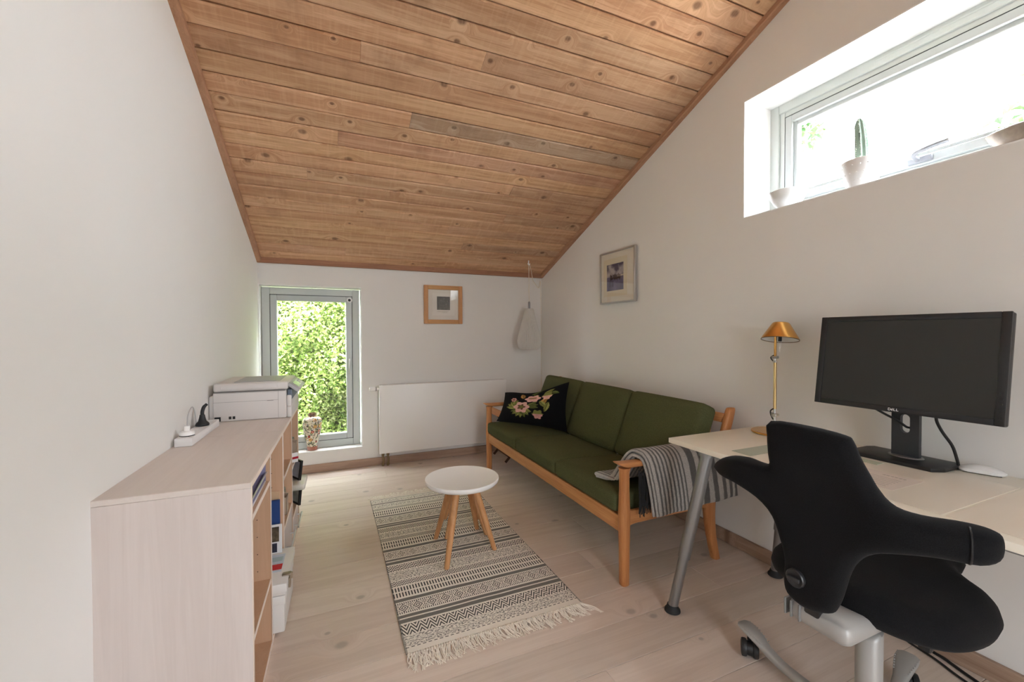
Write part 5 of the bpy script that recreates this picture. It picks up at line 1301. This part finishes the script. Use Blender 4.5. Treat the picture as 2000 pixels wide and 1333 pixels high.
obj('spines', bm, plain('pale_spine', (.75, .73, .64), .7), cac, kind='stuff')
bm = B(); ml = Matrix.Translation((2.155, .595, zs)) @ Matrix.Diagonal((.62, 1.15, 1, 1))
lathe(bm, [(.055, 0), (.070, .004), (.095, .030), (.105, .055), (.102, .057), (.090, .034), (.06, .012), (.003, .010)], 36, M=ml)
ms_ = plain('mottled_stone', srgb(178, 166, 154), .22, var=.25, vscale=14); top('dish', bm, ms_, 'brown grey stone dish at the right end of the high window sill', 'dish', (2.155, .595, zs))

# ---------------------------------------------------------------- office chair
oc = thing('office_chair', 'black saddle seat office chair with winged backrest at the desk', 'chair', (1.385, .675, 0))
CY = .690
ol = [(0.091,0.957),(0.101,0.917),(0.102,0.865),(0.102,0.834),(0.133,0.829),(0.188,0.829),(0.250,0.812),(0.298,0.780),(0.300,0.752),(0.262,0.738),(0.204,0.740),(0.137,0.725),(0.091,0.689),(0.068,0.635),(0.056,0.591),(0.061,0.530),(0.053,0.494),(0.018,0.478),(-0.020,0.482),(-0.056,0.501),(-0.072,0.528),(-0.086,0.574),(-0.099,0.624),(-0.117,0.664),(-0.145,0.694),(-0.196,0.718),(-0.248,0.733),(-0.296,0.738),(-0.320,0.757),(-0.325,0.788),(-0.320,0.806),(-0.300,0.813),(-0.268,0.814),(-0.219,0.810),(-0.180,0.815),(-0.153,0.838),(-0.136,0.870),(-0.119,0.906),(-0.106,0.944),(-0.088,0.957),(-0.006,0.963)]
ol = spline_loop(ol, 3)
def chair_back(v, z, s):
    x = 1.135 + 1.6 * max(0, abs(v) - .12) ** 2 - .12 * max(0, z - .83) + .08 * max(0, .6 - z)
    wing = min(1, max(0, (abs(v) - .10) / .10))
    T = .026 + .014 * wing
    sl_ = 3.2 * max(0, abs(v) - .12) * (1 if v > 0 else -1)
    nx = V3((1, -sl_, .12 if z > .83 else 0)).normalized()
    return V3((x, CY + v, z)) + nx * (T * s)
bm = B(); inflate(bm, ol, chair_back, .030, .017); obj('backrest', bm, M_BLACKF, oc, ang=180)
# stitched seam at the near wing end
bm = B(); pts = []
for i in range(15):
    zz = .739 + .073 * i / 14; p = chair_back(-.283, zz, -1.0); q = chair_back(-.283, zz, 1.0); dd = max(0, min(zz - .7365, .8135 - zz)); k = math.sqrt(max(0.0, 1 - (1 - min(1, dd / .030)) ** 2))
    c_ = (p + q) / 2; pts.append(c_ + (p - c_) * k + V3((-.0006, 0, 0)))
tube(bm, pts, .0022, 6)
obj('seam', bm, M_CABLE, oc)
Mk = Matrix.Translation((1.108, CY + .012, .562)) @ Matrix.Rotation(-PI / 2, 4, 'Y')
bm = B(); lathe(bm, [(.022, -.004), (.0235, 0), (.0235, .006), (.021, .009), (.018, .0075), (.004, .0075)], 28, M=Mk); kn = obj('back_knob', bm, plain('dark_grey_knob', (.022, .022, .024), .35), oc)
bm = B(); box(bm, (-.006, -.016, .007), (.006, .016, .016), .004, 2, Mk); obj('grip', bm, plain('dark_grey_grip', (.03, .03, .032), .35), kn)
# saddle seat
sc = V3((1.475, .712, 0))
half = [(-.240, .0), (-.232, .09), (-.190, .175), (-.105, .232), (.0, .248), (.085, .240), (.140, .205), (.170, .150), (.215, .108), (.285, .100), (.325, .060), (.335, 0)]
so_ = [(a, b) for a, b in half] + [(a, -b) for a, b in reversed(half[1:-1])]
so_ = spline_loop(so_, 4)
def seat(u, v, s):
    top_ = .472 + .020 * max(0, u / .33) - .55 * max(0, abs(v) - .05) ** 2 + .25 * (u + .02) ** 2 * (1 if u < 0 else .3)
    th = .045
    return V3((sc.x + u, sc.y + v, top_ + th * s * (1.0 if s > 0 else .95)))
bm = B(); inflate(bm, so_, seat, .050, .024); obj('seat', bm, M_BLACKF, oc, ang=180)
# seat mechanism
bm = B(); cushion(bm, (.225, .155, .060), .026, 8, (0, 0, 0), Matrix.Translation((1.262, CY - .010, .446))); hs_ = obj('mechanism_housing', bm, M_ALU, oc)
bm = B()
for q in (.030, .052, .068): box(bm, (1.146, CY + q - .004, .424), (1.22, CY + q + .002, .470), .002, 1)
obj('rib', bm, plain('rib_grey', (.20, .20, .20), .5), hs_)
bm = B(); box(bm, (1.30, CY - .06, .425), (1.56, CY + .06, .450), .01, 2); obj('seat_plate', bm, M_BLACKP, oc)
bm = B(); box(bm, (1.165, CY - .022, .455), (1.23, CY + .022, .475), .006, 2); box(bm, (1.150, CY - .020, .455), (1.172, CY + .020, .56), .006, 2); obj('back_bracket', bm, M_BLACKP, oc)
bm = B(); tube(bm, smooth_path([(1.42, .64, .435), (1.395, .575, .412), (1.386, .556, .404)], 4), .006, 8); box(bm, (1.374, .540, .390), (1.396, .566, .408), .005, 2); obj('height_lever', bm, M_BLACKP, oc)
cc = (1.385, .675)
bm = B(); loft(bm, [((cc[0], cc[1], .05), (.030, 0, 0), (0, .030, 0)), ((cc[0], cc[1], .346), (.0305, 0, 0), (0, .0305, 0)), ((cc[0] + .004, cc[1], .362), (.028, 0, .008), (0, .029, 0)), ((cc[0] + .006, cc[1], .369), (.018, 0, .004), (0, .020, 0))], 28, 2.2); obj('column', bm, M_ALU, oc)
bm = B(); tube(bm, [(cc[0] + .004, cc[1], .36), (cc[0] + .004, cc[1], .430)], .016, 18); obj('gas_lift', bm, M_BLACKP, oc)
bm = B(); lathe(bm, [(.0035, -.0005), (.0035, .001)], 10, M=Matrix.Translation((cc[0] - .0298, cc[1] + .004, .345)) @ Matrix.Rotation(-PI / 2, 4, 'Y')); obj('screw_hole', bm, M_BLACKP, oc)
for kk in range(5):
    a = math.radians(84 - 72 * kk); d = V3((math.cos(a), math.sin(a), 0)); s = V3((-d.y, d.x, 0)); c0 = V3((cc[0], cc[1], 0))
    bm = B(); pr2 = [(.015, .095, .026, .040), (.06, .088, .022, .030), (.13, .078, .017, .019), (.20, .072, .015, .0165), (.27, .072, .0145, .0165), (.325, .084, .014, .020), (.365, .098, .012, .027), (.40, .105, .010, .031), (.425, .105, .007, .028), (.436, .103, .003, .018)]
    sm = smooth_path([(p[0], p[1], 0) for p in pr2], 3); sw = smooth_path([(p[2], p[3], 0) for p in pr2], 3)
    loft(bm, [(c0 + d * p.x + V3((0, 0, p.y - q.x)), V3((0, 0, max(.002, q.x))), s * max(.004, q.y)) for p, q in zip(sm, sw)], 16, 2.6); lg = obj('leg', bm, M_ALU, oc)
    bm = B()
    for sd in (-1, 1):
        for i in range(9):
            q = .335 + i * .011; wv = (.020 + .012 * min(1, (q - .325) / .06)) * .86; p = c0 + d * q + s * (sd * wv) + V3((0, 0, .0885 + .012 * min(1, (q - .335) / .05)))
            bmesh.ops.create_icosphere(bm, subdivisions=1, radius=.0026, matrix=Matrix.Translation(p))
    obj('grip_studs', bm, plain('stud_grey', (.42, .41, .40), .6), lg, kind='stuff')
    cw = c0 + d * .400; tr = (s * .75 + d * .66).normalized() if kk % 2 == 0 else (s * .9 - d * .4).normalized()
    fwd_ = V3((-tr.y, tr.x, 0)); ax_ = cw + fwd_ * .012
    t_ = B(); tube(t_, [cw + V3((0, 0, .055)), cw + V3((0, 0, .09))], .008, 10); tube(t_, [ax_ + V3((0, 0, .031)) - tr * .010, ax_ + V3((0, 0, .031)) + tr * .010], .024, 14); ch = obj('caster', t_, M_BLACKP, oc)
    for sd in (-1, 1):
        bm = B(); Mz = Matrix((tr, fwd_, V3((0, 0, 1)))).transposed().to_4x4(); Mz.translation = ax_ + V3((0, 0, .0305)) + tr * (sd * .019); Mz = Mz @ Matrix.Rotation(PI / 2, 4, 'Y')
        lathe(bm, [(.018, -.010), (.0285, -.008), (.0300, -.004), (.0300, .004), (.0285, .008), (.022, .0098), (.003, .0100)], 26, M=Mz); obj('wheel', bm, plain('caster_tread', (.02, .02, .021), .5), ch)

# ---------------------------------------------------------------- power cords on the floor below the desk
def cord(pts, r, label):
    bm = B(); tube(bm, smooth_path(pts, 6), r, 8); return top('power_cord', bm, M_CABLE, label, 'cable')
cord([(2.052, 1.02, .20), (2.05, .95, .05), (2.045, .88, .0052), (2.02, .78, .0052), (1.985, .69, .0052), (1.96, .56, .0052), (1.95, .40, .0052)], .0042, 'thinner black cable running over the floor under the desk, nearer the viewer')
o = cord([(2.062, 1.00, .35), (2.060, .90, .12), (2.066, .835, .014), (2.05, .76, .0060), (2.022, .685, .0060), (2.00, .60, .0060), (1.99, .44, .0060)], .0052, 'thicker black cable with connector on the floor under the desk, nearer the skirting')
bm = B(); tube(bm, [(2.052, .845, .030), (2.054, .822, .014)], .011, 12); bm.transform(MW[o].inverted()); obj('connector', bm, M_BLACKP, o, local=True)
